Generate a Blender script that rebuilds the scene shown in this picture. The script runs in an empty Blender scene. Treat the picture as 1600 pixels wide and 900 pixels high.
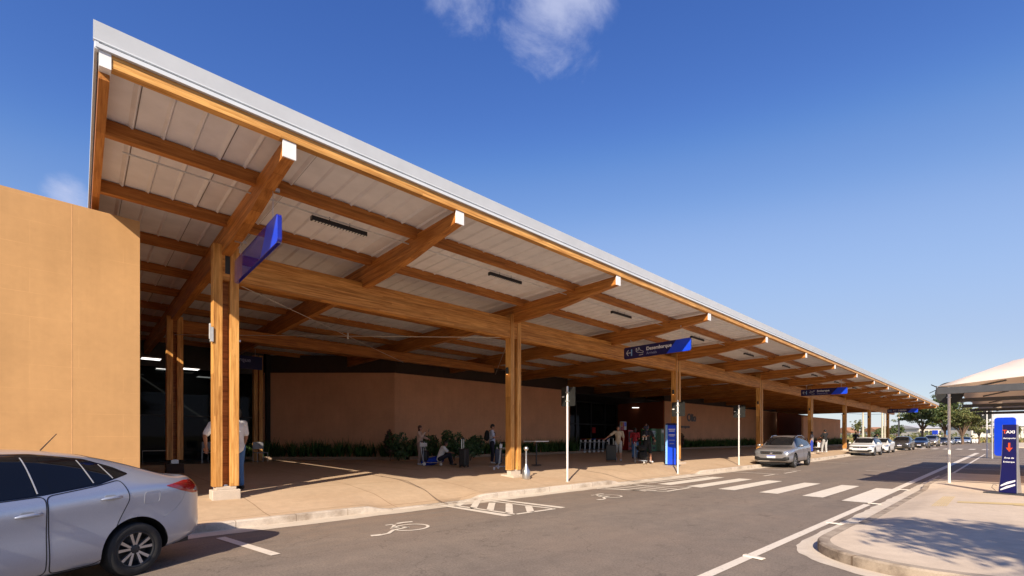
import bpy, bmesh, math, random
from mathutils import Vector, Matrix, noise as mnoise
R = math.radians
random.seed(7)
SC = bpy.context.scene
COL = SC.collection

# ---------------------------------------------------------------- camera, sky, sun, exposure
F = 732.6; TH = R(47.27); CT, ST = math.cos(TH), math.sin(TH); HY = 682.0; EYE = 1.6
SUN_AZ = R(33.0)          # direction the light travels, measured from +X (along the road) towards +Y (the terminal)
SUN_EL = R(32.5)
cam_d = bpy.data.cameras.new("camera"); cam = bpy.data.objects.new("camera", cam_d); COL.objects.link(cam)
cam.location = (0, 0, EYE)
cam.rotation_euler = (R(90), 0, TH - R(90))
cam_d.sensor_width = 36; cam_d.lens = 36 * F / 1600; cam_d.shift_y = (HY - 450) / 1600
cam_d.clip_start = 0.05; cam_d.clip_end = 6000
SC.camera = cam

world = bpy.data.worlds.new("World"); SC.world = world; world.use_nodes = True
wn, wl = world.node_tree.nodes, world.node_tree.links
wn.clear()
w_out = wn.new('ShaderNodeOutputWorld'); w_bg = wn.new('ShaderNodeBackground')
sky = wn.new('ShaderNodeTexSky'); sky.sky_type = 'NISHITA'; sky.sun_disc = False
sky.sun_elevation = SUN_EL
sky.sun_rotation = math.atan2(-math.cos(SUN_AZ), -math.sin(SUN_AZ))
sky.altitude = 600; sky.air_density = 1.0; sky.dust_density = 0.35; sky.ozone_density = 3.2
w_bg.inputs[1].default_value = 0.07
# small fair-weather clouds at fixed directions in the sky
def sky_dir(px, py):
    r = (px - 800) / F; u = (HY - py) / F
    return Vector((CT + ST * r, ST - CT * r, u)).normalized()
tc = wn.new('ShaderNodeTexCoord')
nrm = wn.new('ShaderNodeVectorMath'); nrm.operation = 'NORMALIZE'; wl.new(tc.outputs['Generated'], nrm.inputs[0])
nz = wn.new('ShaderNodeTexNoise'); nz.inputs['Scale'].default_value = 9; nz.inputs['Detail'].default_value = 9
nz.inputs['Roughness'].default_value = 0.62
nz.inputs['Distortion'].default_value = 0.35
wl.new(nrm.outputs[0], nz.inputs['Vector'])
acc = None
for (px, py, rad, amp) in ((868, -16, .125, 1.1), (792, 30, .038, .7), (890, 26, .04, .5), (722, -20, .085, .95), (108, 304, .04, 1.2), (1120, 95, .10, .25)):
    d = wn.new('ShaderNodeVectorMath'); d.operation = 'DISTANCE'; wl.new(nrm.outputs[0], d.inputs[0]); d.inputs[1].default_value = sky_dir(px, py)
    m = wn.new('ShaderNodeMapRange'); m.inputs[1].default_value = 0; m.inputs[2].default_value = rad * 1.6
    m.inputs[3].default_value = amp; m.inputs[4].default_value = 0; m.interpolation_type = 'SMOOTHSTEP'
    wl.new(d.outputs['Value'], m.inputs[0])
    if acc is None: acc = m.outputs[0]
    else:
        a = wn.new('ShaderNodeMath'); a.operation = 'MAXIMUM'; wl.new(acc, a.inputs[0]); wl.new(m.outputs[0], a.inputs[1]); acc = a.outputs[0]
mu = wn.new('ShaderNodeMath'); mu.operation = 'MULTIPLY_ADD'; wl.new(nz.outputs['Fac'], mu.inputs[0]); mu.inputs[1].default_value = 1.6; mu.inputs[2].default_value = -1.15
ad = wn.new('ShaderNodeMath'); ad.operation = 'ADD'; wl.new(mu.outputs[0], ad.inputs[0]); wl.new(acc, ad.inputs[1])
sm = wn.new('ShaderNodeMapRange'); sm.interpolation_type = 'SMOOTHSTEP'; sm.inputs[1].default_value = .18; sm.inputs[2].default_value = .95
sm.inputs[3].default_value = 0; sm.inputs[4].default_value = .72; wl.new(ad.outputs[0], sm.inputs[0])
mixw = wn.new('ShaderNodeMixRGB'); mixw.inputs[2].default_value = (5.3, 5.7, 7.6, 1)
# grade of the sky colour (deep blue above, pale towards the horizon)
KS = .1177
s1 = wn.new('ShaderNodeVectorMath'); s1.operation = 'SCALE'; s1.inputs['Scale'].default_value = KS; wl.new(sky.outputs[0], s1.inputs[0])
hs = wn.new('ShaderNodeRGBCurve'); wl.new(s1.outputs[0], hs.inputs['Color'])
for ch, pts_ in ((0, ((0, 0), (.091, .072), (.13, .17), (.195, .325), (.402, .48), (1, .8))),
                 (1, ((0, 0), (.165, .178), (.23, .32), (.342, .49), (.645, .62), (1, .8))),
                 (2, ((0, 0), (.318, .535), (.42, .69), (.61, .84), (.905, .85), (1, .86)))):
    cv = hs.mapping.curves[ch]
    cv.points[0].location = pts_[0]; cv.points[1].location = pts_[-1]
    for q in pts_[1:-1]: cv.points.new(*q)
hs.mapping.update()
s2 = wn.new('ShaderNodeVectorMath'); s2.operation = 'SCALE'; s2.inputs['Scale'].default_value = 1 / KS; wl.new(hs.outputs[0], s2.inputs[0])
wl.new(sm.outputs[0], mixw.inputs[0]); wl.new(s2.outputs[0], mixw.inputs[1]); wl.new(mixw.outputs[0], w_bg.inputs[0])
wl.new(w_bg.outputs[0], w_out.inputs[0])

sun_d = bpy.data.lights.new("sun", 'SUN'); sun = bpy.data.objects.new("sun", sun_d); COL.objects.link(sun)
sun_d.energy = 4.6; sun_d.angle = R(0.55); sun_d.color = (1.0, 0.86, 0.70)
tv = Vector((math.cos(SUN_AZ) * math.cos(SUN_EL), math.sin(SUN_AZ) * math.cos(SUN_EL), -math.sin(SUN_EL)))
sun.rotation_euler = tv.to_track_quat('-Z', 'Y').to_euler()
SC.render.engine = 'CYCLES'
SC.view_settings.view_transform = 'Standard'; SC.view_settings.look = 'None'
SC.view_settings.exposure = 0.75; SC.view_settings.gamma = 1.0
SC.view_settings.use_curve_mapping = False
SC.cycles.max_bounces = 10; SC.cycles.diffuse_bounces = 8; SC.cycles.glossy_bounces = 4; SC.cycles.transparent_max_bounces = 12
SC.cycles.use_denoising = True

def at(px, py, z=0.0):
    """point of the photograph at a known height -> ground plan position"""
    d = F * (EYE - z) / (py - HY); r = (px - 800) / F * d
    return (d * CT + r * ST, d * ST - r * CT)

# ---------------------------------------------------------------- materials
MATS = {}
def new_mat(name):
    m = bpy.data.materials.new(name); m.use_nodes = True
    b = m.node_tree.nodes['Principled BSDF']
    MATS[name] = m
    return m, m.node_tree.nodes, m.node_tree.links, b
def coords(n, l, scale=(1, 1, 1), rnd=False):
    t = n.new('ShaderNodeTexCoord'); mp = n.new('ShaderNodeMapping'); mp.inputs['Scale'].default_value = scale
    if rnd:
        oi = n.new('ShaderNodeObjectInfo'); v = n.new('ShaderNodeVectorMath'); v.operation = 'SCALE'
        v.inputs[0].default_value = (37, 53, 71); l.new(oi.outputs['Random'], v.inputs['Scale'])
        a = n.new('ShaderNodeVectorMath'); a.operation = 'ADD'; l.new(t.outputs['Object'], a.inputs[0]); l.new(v.outputs[0], a.inputs[1])
        l.new(a.outputs[0], mp.inputs[0])
    else: l.new(t.outputs['Object'], mp.inputs[0])
    return mp.outputs[0]
def noise(n, l, vec, scale, detail=4, rough=.55):
    t = n.new('ShaderNodeTexNoise'); t.inputs['Scale'].default_value = scale; t.inputs['Detail'].default_value = detail
    t.inputs['Roughness'].default_value = rough; l.new(vec, t.inputs['Vector']); return t.outputs['Fac']
def ramp(n, l, fac, stops):
    r = n.new('ShaderNodeValToRGB'); e = r.color_ramp.elements
    while len(e) < len(stops): e.new(0.5)
    for k, (p, c) in enumerate(stops): e[k].position = p; e[k].color = (*c, 1) if len(c) == 3 else c
    l.new(fac, r.inputs[0]); return r.outputs[0]
def mixc(n, l, fac, a, b, mode='MIX'):
    m = n.new('ShaderNodeMixRGB'); m.blend_type = mode
    for i, v in ((0, fac), (1, a), (2, b)):
        if isinstance(v, (int, float)): m.inputs[i].default_value = v
        elif isinstance(v, tuple): m.inputs[i].default_value = (*v, 1)
        else: l.new(v, m.inputs[i])
    return m.outputs[0]
def bump(n, l, b, h, strength=.3, dist=.01):
    bp = n.new('ShaderNodeBump'); bp.inputs['Strength'].default_value = strength; bp.inputs['Distance'].default_value = dist
    l.new(h, bp.inputs['Height']); l.new(bp.outputs[0], b.inputs['Normal'])
def pm(name, col, rough=.6, metal=0., var=.12, scale=6., bmp=0., bscale=60., coat=0., spec=None):
    """plain surface with a little mottling and wear"""
    m, n, l, b = new_mat(name)
    v = coords(n, l)
    f = noise(n, l, v, scale, 5)
    lo = tuple(c * (1 - var) for c in col); hi = tuple(min(1, c * (1 + var)) for c in col)
    l.new(ramp(n, l, f, ((.3, lo), (.7, hi))), b.inputs['Base Color'])
    b.inputs['Roughness'].default_value = rough; b.inputs['Metallic'].default_value = metal
    if coat: b.inputs['Coat Weight'].default_value = coat; b.inputs['Coat Roughness'].default_value = .04
    if spec is not None: b.inputs['Specular IOR Level'].default_value = spec
    if bmp: bump(n, l, b, noise(n, l, v, bscale, 3), bmp, .01)
    return m
def wood(name, axis, k=(1, 1, 1)):
    m, n, l, b = new_mat(name)
    st = [9., 9., 9.]; st[axis] = .45
    v = coords(n, l, tuple(st), True)
    grain = noise(n, l, v, 3.2, 7, .65)
    st2 = [2.2, 2.2, 2.2]; st2[axis] = .5
    v2 = coords(n, l, tuple(st2), True)
    patch = noise(n, l, v2, 1.6, 2)
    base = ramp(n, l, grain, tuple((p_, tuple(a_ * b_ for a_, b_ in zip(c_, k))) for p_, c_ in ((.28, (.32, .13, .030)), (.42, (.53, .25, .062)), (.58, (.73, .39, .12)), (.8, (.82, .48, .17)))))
    tint = ramp(n, l, patch, ((.3, (.80, .72, .66)), (.7, (1.0, 1.0, 1.0))))
    c = mixc(n, l, 1.0, base, tint, 'MULTIPLY')
    # glulam: thin laminations, each board a slightly different tone, with dark glue lines
    v3 = coords(n, l, (1, 1, 1), False)
    sep = n.new('ShaderNodeSeparateXYZ'); l.new(v3, sep.inputs[0])
    src = sep.outputs[2] if axis != 2 else sep.outputs[0]
    mm = n.new('ShaderNodeMath'); mm.operation = 'MULTIPLY'; mm.inputs[1].default_value = 22.; l.new(src, mm.inputs[0])
    fl = n.new('ShaderNodeMath'); fl.operation = 'FLOOR'; l.new(mm.outputs[0], fl.inputs[0])
    fr = n.new('ShaderNodeMath'); fr.operation = 'FRACT'; l.new(mm.outputs[0], fr.inputs[0])
    lx = n.new('ShaderNodeMath'); lx.operation = 'MULTIPLY'; lx.inputs[1].default_value = .42; l.new(sep.outputs[axis], lx.inputs[0])
    wx = n.new('ShaderNodeMath'); wx.operation = 'MULTIPLY_ADD'; wx.inputs[1].default_value = .37; l.new(fl.outputs[0], wx.inputs[0]); l.new(lx.outputs[0], wx.inputs[2])
    fx = n.new('ShaderNodeMath'); fx.operation = 'FLOOR'; l.new(wx.outputs[0], fx.inputs[0])
    cb = n.new('ShaderNodeCombineXYZ'); l.new(fl.outputs[0], cb.inputs[0]); l.new(fx.outputs[0], cb.inputs[1])
    wnz = n.new('ShaderNodeTexWhiteNoise'); wnz.noise_dimensions = '3D'; l.new(cb.outputs[0], wnz.inputs['Vector'])
    bt = ramp(n, l, wnz.outputs['Value'], ((0, (.66, .62, .56)), (.5, (1., .98, .95)), (1, (1.12, 1.12, 1.08))))
    c = mixc(n, l, .8, c, bt, 'MULTIPLY')
    gl = ramp(n, l, fr.outputs[0], ((0, (.45, .4, .35)), (.07, (1, 1, 1)), (1, (1, 1, 1))))
    c = mixc(n, l, .55, c, gl, 'MULTIPLY')
    v4 = coords(n, l, tuple(6. if i != axis else .55 for i in range(3)), True)
    kn = noise(n, l, v4, 4.5, 3, .7)
    c = mixc(n, l, ramp(n, l, kn, ((.66, (0, 0, 0)), (.74, (.7, .7, .7)))), c, (.12, .04, .012))
    l.new(c, b.inputs['Base Color']); b.inputs['Roughness'].default_value = .5; b.inputs['Specular IOR Level'].default_value = .3
    bump(n, l, b, grain, .18, .004)
    return m
WX, WY, WZ = wood('timber_along_x', 0, (.92, .86, .80)), wood('timber_along_y', 1, (.74, .60, .48)), wood('timber_upright', 2, (1.04, 1.08, 1.12))  # rafter tone darkened to paint in shade, upright tone lightened for sun
WP = wood('shade_toned_timber', 0, (.66, .52, .42)); WE = wood('eave_timber', 0, (1.04, 1.1, 1.15))  # purlin tone darkened to stand in for shade, eave tone lightened for sun

def asphalt():
    m, n, l, b = new_mat('asphalt')
    v = coords(n, l)
    big = noise(n, l, v, .35, 5, .6); mid = noise(n, l, v, 3.5, 6, .65); fine = noise(n, l, v, 110, 3, .7)
    c = ramp(n, l, mid, ((.25, (.185, .152, .124)), (.75, (.255, .208, .168))))
    c = mixc(n, l, ramp(n, l, big, ((.42, (0, 0, 0)), (.68, (.55, .55, .55)))), c, (.28, .215, .165))
    sp = ramp(n, l, fine, ((.3, (.5, .5, .5)), (.5, (1, 1, 1)), (.68, (1.0, 1.0, 1.0)), (.74, (1.9, 1.8, 1.65))))
    c = mixc(n, l, .8, c, sp, 'MULTIPLY')
    c = mixc(n, l, .7, c, ramp(n, l, noise(n, l, v, 34, 3, .75), ((.33, (.66, .65, .64)), (.5, (1, 1, 1)), (.7, (1.3, 1.27, 1.22)))), 'MULTIPLY')
    # tyre-polished darker wheel lanes along the road, a worn stain near the kerb
    sep = n.new('ShaderNodeSeparateXYZ'); l.new(v, sep.inputs[0])
    y = sep.outputs[1]
    my = n.new('ShaderNodeMapRange'); my.inputs[1].default_value = 6.2; my.inputs[2].default_value = 8.9; l.new(y, my.inputs[0])
    dustn = noise(n, l, coords(n, l, (.35, 2.2, 1)), 2.2, 7, .72)
    dm = n.new('ShaderNodeMath'); dm.operation = 'MULTIPLY'; l.new(my.outputs[0], dm.inputs[0]); l.new(ramp(n, l, dustn, ((.40, (0, 0, 0)), (.68, (1, 1, 1)))), dm.inputs[1])
    dm2 = n.new('ShaderNodeMath'); dm2.operation = 'MULTIPLY'; l.new(dm.outputs[0], dm2.inputs[0]); dm2.inputs[1].default_value = .6
    c = mixc(n, l, dm2.outputs[0], c, (.30, .20, .13))
    # fine cracks
    vo = n.new('ShaderNodeTexVoronoi'); vo.feature = 'DISTANCE_TO_EDGE'; vo.inputs['Scale'].default_value = .55
    dv = n.new('ShaderNodeVectorMath'); dv.operation = 'ADD'
    nn = n.new('ShaderNodeTexNoise'); nn.inputs['Scale'].default_value = 2.; nn.inputs['Detail'].default_value = 6; l.new(v, nn.inputs['Vector'])
    l.new(v, dv.inputs[0]); l.new(nn.outputs['Color'], dv.inputs[1]); l.new(dv.outputs[0], vo.inputs['Vector'])
    ck = ramp(n, l, vo.outputs['Distance'], ((0, (.55, .55, .55)), (.006, (1, 1, 1))))
    c = mixc(n, l, .7, c, ck, 'MULTIPLY')
    # oil drips and darker repaired patches
    oil = noise(n, l, coords(n, l, (1, 1.6, 1)), 1.15, 3, .5)
    c = mixc(n, l, ramp(n, l, oil, ((.66, (0, 0, 0)), (.74, (.35, .35, .35)))), c, (.085, .068, .058))
    lane = noise(n, l, coords(n, l, (.06, 1.3, 1)), 1.0, 3, .5)
    c = mixc(n, l, .55, c, ramp(n, l, lane, ((.35, (.80, .80, .81)), (.65, (1.08, 1.07, 1.05)))), 'MULTIPLY')
    l.new(c, b.inputs['Base Color']); b.inputs['Roughness'].default_value = .88; b.inputs['Specular IOR Level'].default_value = .25
    bump(n, l, b, fine, .5, .008)
    return m
ASPH = asphalt()

def concrete(name, col, dirt=(.30, .20, .12), dirtamt=.35, joints=None, bscale=45, sc=1.0, rough=.85):
    m, n, l, b = new_mat(name)
    v = coords(n, l)
    big = noise(n, l, v, .5 * sc, 6, .62); mid = noise(n, l, v, 5 * sc, 6, .65); fine = noise(n, l, v, 90, 3, .6)
    c = ramp(n, l, mid, ((.25, tuple(k * .88 for k in col)), (.75, tuple(k * 1.1 for k in col))))
    c = mixc(n, l, ramp(n, l, big, ((.45, (0, 0, 0)), (.75, (dirtamt,) * 3))), c, dirt)
    c = mixc(n, l, .6, c, ramp(n, l, fine, ((.3, (.8, .8, .8)), (.6, (1.04, 1.04, 1.04)))), 'MULTIPLY')
    if joints:
        br = n.new('ShaderNodeTexBrick'); br.offset = .0; br.squash = 1
        br.inputs['Scale'].default_value = 1; br.inputs['Brick Width'].default_value = joints[0]; br.inputs['Row Height'].default_value = joints[1]
        br.inputs['Mortar Size'].default_value = joints[2]; br.inputs['Mortar Smooth'].default_value = .2
        br.inputs['Color1'].default_value = (1, 1, 1, 1); br.inputs['Color2'].default_value = (.93, .94, .93, 1); br.inputs['Mortar'].default_value = (.50, .44, .38, 1)
        l.new(v, br.inputs['Vector']); c = mixc(n, l, .85, c, br.outputs['Color'], 'MULTIPLY')
    l.new(c, b.inputs['Base Color']); b.inputs['Roughness'].default_value = rough; b.inputs['Specular IOR Level'].default_value = .3
    bump(n, l, b, mid, .12, .01)
    return m
PAVE = concrete('ochre_paving', (.53, .385, .255), (.40, .26, .15), .45, (2.6, 2.4, .011))
ISLE = concrete('pale_paving', (.63, .515, .39), (.42, .33, .24), .6, None)
GUTTER = concrete('gutter_concrete', (.62, .54, .44), (.42, .32, .22), .55, None)
KERBD = concrete('grimy_kerb', (.42, .34, .26), (.10, .07, .05), 1.0, (1.0, 50, .008), sc=5.5)
KERB = concrete('worn_whitewashed_kerb', (.60, .52, .43), (.22, .16, .11), .95, (1.0, 50, .008), sc=3.2)
PLINTH = concrete('plinth_concrete', (.55, .47, .38), (.40, .30, .2), .5, None)

def paint(name, col, wear=(.23, .19, .155), amt=.6):
    m, n, l, b = new_mat(name)
    v = coords(n, l)
    f = noise(n, l, v, 14, 8, .75); g = noise(n, l, v, 160, 2)
    a = n.new('ShaderNodeMath'); a.operation = 'MULTIPLY_ADD'; a.inputs[1].default_value = .35; l.new(g, a.inputs[0]); l.new(f, a.inputs[2])
    c = mixc(n, l, ramp(n, l, a.outputs[0], ((.74, (0, 0, 0)), (.86, (amt,) * 3))), col, wear)
    c = mixc(n, l, .5, c, ramp(n, l, noise(n, l, v, 2.5, 4), ((.3, (.82, .80, .77)), (.7, (1, 1, 1)))), 'MULTIPLY')
    l.new(c, b.inputs['Base Color']); b.inputs['Roughness'].default_value = .7
    return m
RPAINT = paint('road_paint', (.74, .66, .55))
CPAINT = paint('zebra_paint', (.74, .67, .56))
LPAINT = paint('parking_paint', (.72, .64, .54))
YPAINT = paint('yellow_tactile', (.62, .47, .22), (.56, .46, .34), .9)

def stucco(name, col, lines=True, sc=1.0):
    m, n, l, b = new_mat(name)
    v = coords(n, l)
    f = noise(n, l, v, .7, 5, .6); g = noise(n, l, v, 9, 5, .6)
    c = ramp(n, l, f, ((.3, tuple(k * .9 for k in col)), (.7, tuple(k * 1.06 for k in col))))
    c = mixc(n, l, .35, c, ramp(n, l, g, ((.3, (.86, .86, .86)), (.7, (1.05, 1.05, 1.05)))), 'MULTIPLY')
    if lines:
        # block courses ghosting through the render
        vv = coords(n, l)
        sp = n.new('ShaderNodeSeparateXYZ'); l.new(vv, sp.inputs[0]); cb = n.new('ShaderNodeCombineXYZ')
        l.new(sp.outputs[0], cb.inputs[0]); l.new(sp.outputs[2], cb.inputs[1])
        br = n.new('ShaderNodeTexBrick'); br.offset = .5; br.inputs['Scale'].default_value = 1
        br.inputs['Brick Width'].default_value = 1.2; br.inputs['Row Height'].default_value = .4; br.inputs['Mortar Size'].default_value = .006
        br.inputs['Mortar Smooth'].default_value = .5
        l.new(cb.outputs[0], br.inputs['Vector'])
        msk = noise(n, l, v, 1.1, 3)
        mk = ramp(n, l, msk, ((.45, (0, 0, 0)), (.62, (.3, .3, .3))))
        mul = n.new('ShaderNodeMath'); mul.operation = 'MULTIPLY'; l.new(br.outputs['Fac'], mul.inputs[0]); l.new(mk, mul.inputs[1])
        c = mixc(n, l, mul.outputs[0], c, tuple(min(1, k * 1.35) for k in col))
        bump(n, l, b, mul.outputs[0], .25, .004)
    spz = n.new('ShaderNodeSeparateXYZ'); l.new(v, spz.inputs[0])
    mz = n.new('ShaderNodeMapRange'); mz.inputs[1].default_value = 1.1; mz.inputs[2].default_value = .3; mz.inputs[3].default_value = 0; mz.inputs[4].default_value = .7; l.new(spz.outputs[2], mz.inputs[0])
    mg = n.new('ShaderNodeMath'); mg.operation = 'MULTIPLY'; l.new(mz.outputs[0], mg.inputs[0]); l.new(g, mg.inputs[1])
    c = mixc(n, l, mg.outputs[0], c, (.20, .12, .075))
    # faint rain streaks
    vs = coords(n, l, (6, 6, .35)); st = noise(n, l, vs, 1.5, 4)
    c = mixc(n, l, .3, c, ramp(n, l, st, ((.35, (.88, .87, .86)), (.6, (1, 1, 1)))), 'MULTIPLY')
    l.new(c, b.inputs['Base Color']); b.inputs['Roughness'].default_value = .9; b.inputs['Specular IOR Level'].default_value = .2
    return m
TERRA = stucco('terracotta_render', (.515, .30, .132))
TERRA2 = stucco('terracotta_render_inner', (.72, .38, .22))  # same paint as the sunlit wall, lightened to offset weak light under the canopy
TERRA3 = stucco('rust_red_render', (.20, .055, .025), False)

ROOFW = pm('roof_white_metal', (.60, .64, .68), .42, 0, .05, 3)
ROOFU = pm('roof_underside', (.72, .715, .73), .62, 0, .07, 2.5)
ROOFJ = pm('roof_joint', (.20, .17, .15), .7)
DARKM = pm('dark_metal', (.035, .036, .038), .45, .3)
BLACK = pm('black_plastic', (.012, .012, .013), .5)
STEEL = pm('steel', (.55, .55, .54), .32, .9, .08)
GALV = pm('galvanised', (.62, .62, .60), .42, .5, .1, 12)
WHITEP = pm('white_painted_metal', (.74, .73, .70), .42, 0, .05, 6)
CAPW = pm('white_end_cap', (.78, .78, .78), .5, 0, .04)
TRIMG = pm('grey_trim', (.35, .36, .37), .5)
BLUE = pm('bright_blue', (.008, .062, .70), .3, 0, .05, 2, coat=.3)
NAVY = pm('navy', (.006, .009, .085), .28, 0, .08, 2, coat=.35)
LBLUE = pm('light_blue', (.22, .45, .78), .4)
PLATEB = pm('sign_back_grey', (.018, .019, .018), .55, .2, .3, 8)
CHAR = pm('charcoal_steel', (.06, .062, .068), .45, .2)
RED = pm('red_plastic', (.42, .012, .01), .35)
ORANGE = pm('orange_red', (.62, .07, .02), .45)
GREENM = pm('green_cabinet', (.015, .16, .06), .4)
SOIL = pm('planting_soil', (.045, .025, .015), .95, 0, .3, 20, .4)
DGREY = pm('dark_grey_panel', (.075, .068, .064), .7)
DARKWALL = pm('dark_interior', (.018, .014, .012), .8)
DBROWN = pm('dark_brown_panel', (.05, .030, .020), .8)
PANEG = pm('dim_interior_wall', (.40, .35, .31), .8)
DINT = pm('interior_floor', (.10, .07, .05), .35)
def emis(name, col, s):
    m, n, l, b = new_mat(name); b.inputs['Base Color'].default_value = (*col, 1)
    b.inputs['Emission Color'].default_value = (*col, 1); b.inputs['Emission Strength'].default_value = s; return m
LAMP = emis('lit_diffuser', (1, .97, .92), 1.3)
WARM = emis('warm_lamp', (1, .45, .12), 2.0)
WHITET = pm('white_lettering', (.80, .80, .82), .5, 0, .02)
TXT2 = pm('grey_lettering', (.30, .33, .55), .5, 0, .02)
def darkglass(name, col=(.006, .007, .009), rough=.03):
    m, n, l, b = new_mat(name); b.inputs['Base Color'].default_value = (*col, 1); b.inputs['Roughness'].default_value = rough
    b.inputs['IOR'].default_value = 1.5
    return m
CGLASS = darkglass('tinted_car_glass')
def acrylic():
    m, n, l, b = new_mat('blue_acrylic')
    b.inputs['Base Color'].default_value = (.012, .016, .30, 1); b.inputs['Roughness'].default_value = .06
    b.inputs['Coat Weight'].default_value = .8
    return m
ACRY = acrylic()
def winglass():
    m, n, l, b = new_mat('entrance_glass')
    b.inputs['Base Color'].default_value = (.02, .024, .026, 1); b.inputs['Roughness'].default_value = .02
    tr = n.new('ShaderNodeBsdfTransparent'); tr.inputs[0].default_value = (.45, .47, .47, 1)
    b.inputs['IOR'].default_value = 1.25; mx = n.new('ShaderNodeMixShader'); mx.inputs[0].default_value = .55
    out = n['Material Output']; l.new(b.outputs[0], mx.inputs[1]); l.new(tr.outputs[0], mx.inputs[2]); l.new(mx.outputs[0], out.inputs[0])
    return m
EGLASS = winglass()
def carpaint(name, col, metal=.6, flake=.15):
    m, n, l, b = new_mat(name)
    v = coords(n, l); f = noise(n, l, v, 700, 1)
    c = ramp(n, l, f, ((.35, tuple(k * (1 - flake) for k in col)), (.65, tuple(min(1, k * (1 + flake)) for k in col))))
    # road dust low down and random smudges
    d = noise(n, l, v, 2.2, 6, .7)
    sp = n.new('ShaderNodeSeparateXYZ'); l.new(v, sp.inputs[0])
    mr = n.new('ShaderNodeMapRange'); mr.inputs[1].default_value = .75; mr.inputs[2].default_value = .15; mr.inputs[3].default_value = 0; mr.inputs[4].default_value = .35
    l.new(sp.outputs[2], mr.inputs[0])
    mm = n.new('ShaderNodeMath'); mm.operation = 'MULTIPLY'; l.new(mr.outputs[0], mm.inputs[0]); l.new(d, mm.inputs[1])
    c = mixc(n, l, mm.outputs[0], c, (.34, .25, .18))
    l.new(c, b.inputs['Base Color']); b.inputs['Metallic'].default_value = metal; b.inputs['Roughness'].default_value = .29
    b.inputs['Coat Weight'].default_value = .9; b.inputs['Coat Roughness'].default_value = .03
    return m
SILVER = carpaint('silver_paint', (.42, .46, .55), .5)
SILVER2 = carpaint('grey_silver_paint', (.30, .30, .31))
WHITEC = carpaint('white_paint', (.72, .72, .70), 0, .02)
DARKC = carpaint('graphite_paint', (.06, .06, .068), .5)
BLACKC = carpaint('black_paint', (.015, .017, .02), .3)
BEIGEC = carpaint('champagne_paint', (.33, .28, .23), .5)
BLUEC = carpaint('pale_blue_grey_paint', (.34, .40, .50), .5)
TYRE = pm('tyre_rubber', (.022, .021, .02), .8, 0, .3, 14, .3)
TRED = pm('tail_lamp_red', (.40, .004, .006), .12, 0, .25, 26, coat=.8)
TCLR = pm('clear_lens', (.62, .55, .50), .08, .4, .2, 30, coat=.8)
HEADL = pm('headlamp_lens', (.45, .47, .50), .08, .7, .45, 40, coat=.9)
CHROME = pm('chrome', (.75, .75, .76), .12, 1.0, .04)
RIMS = pm('alloy', (.55, .55, .56), .28, .85, .08)
PLATE = pm('licence_plate', (.70, .70, .70), .4)

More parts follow.
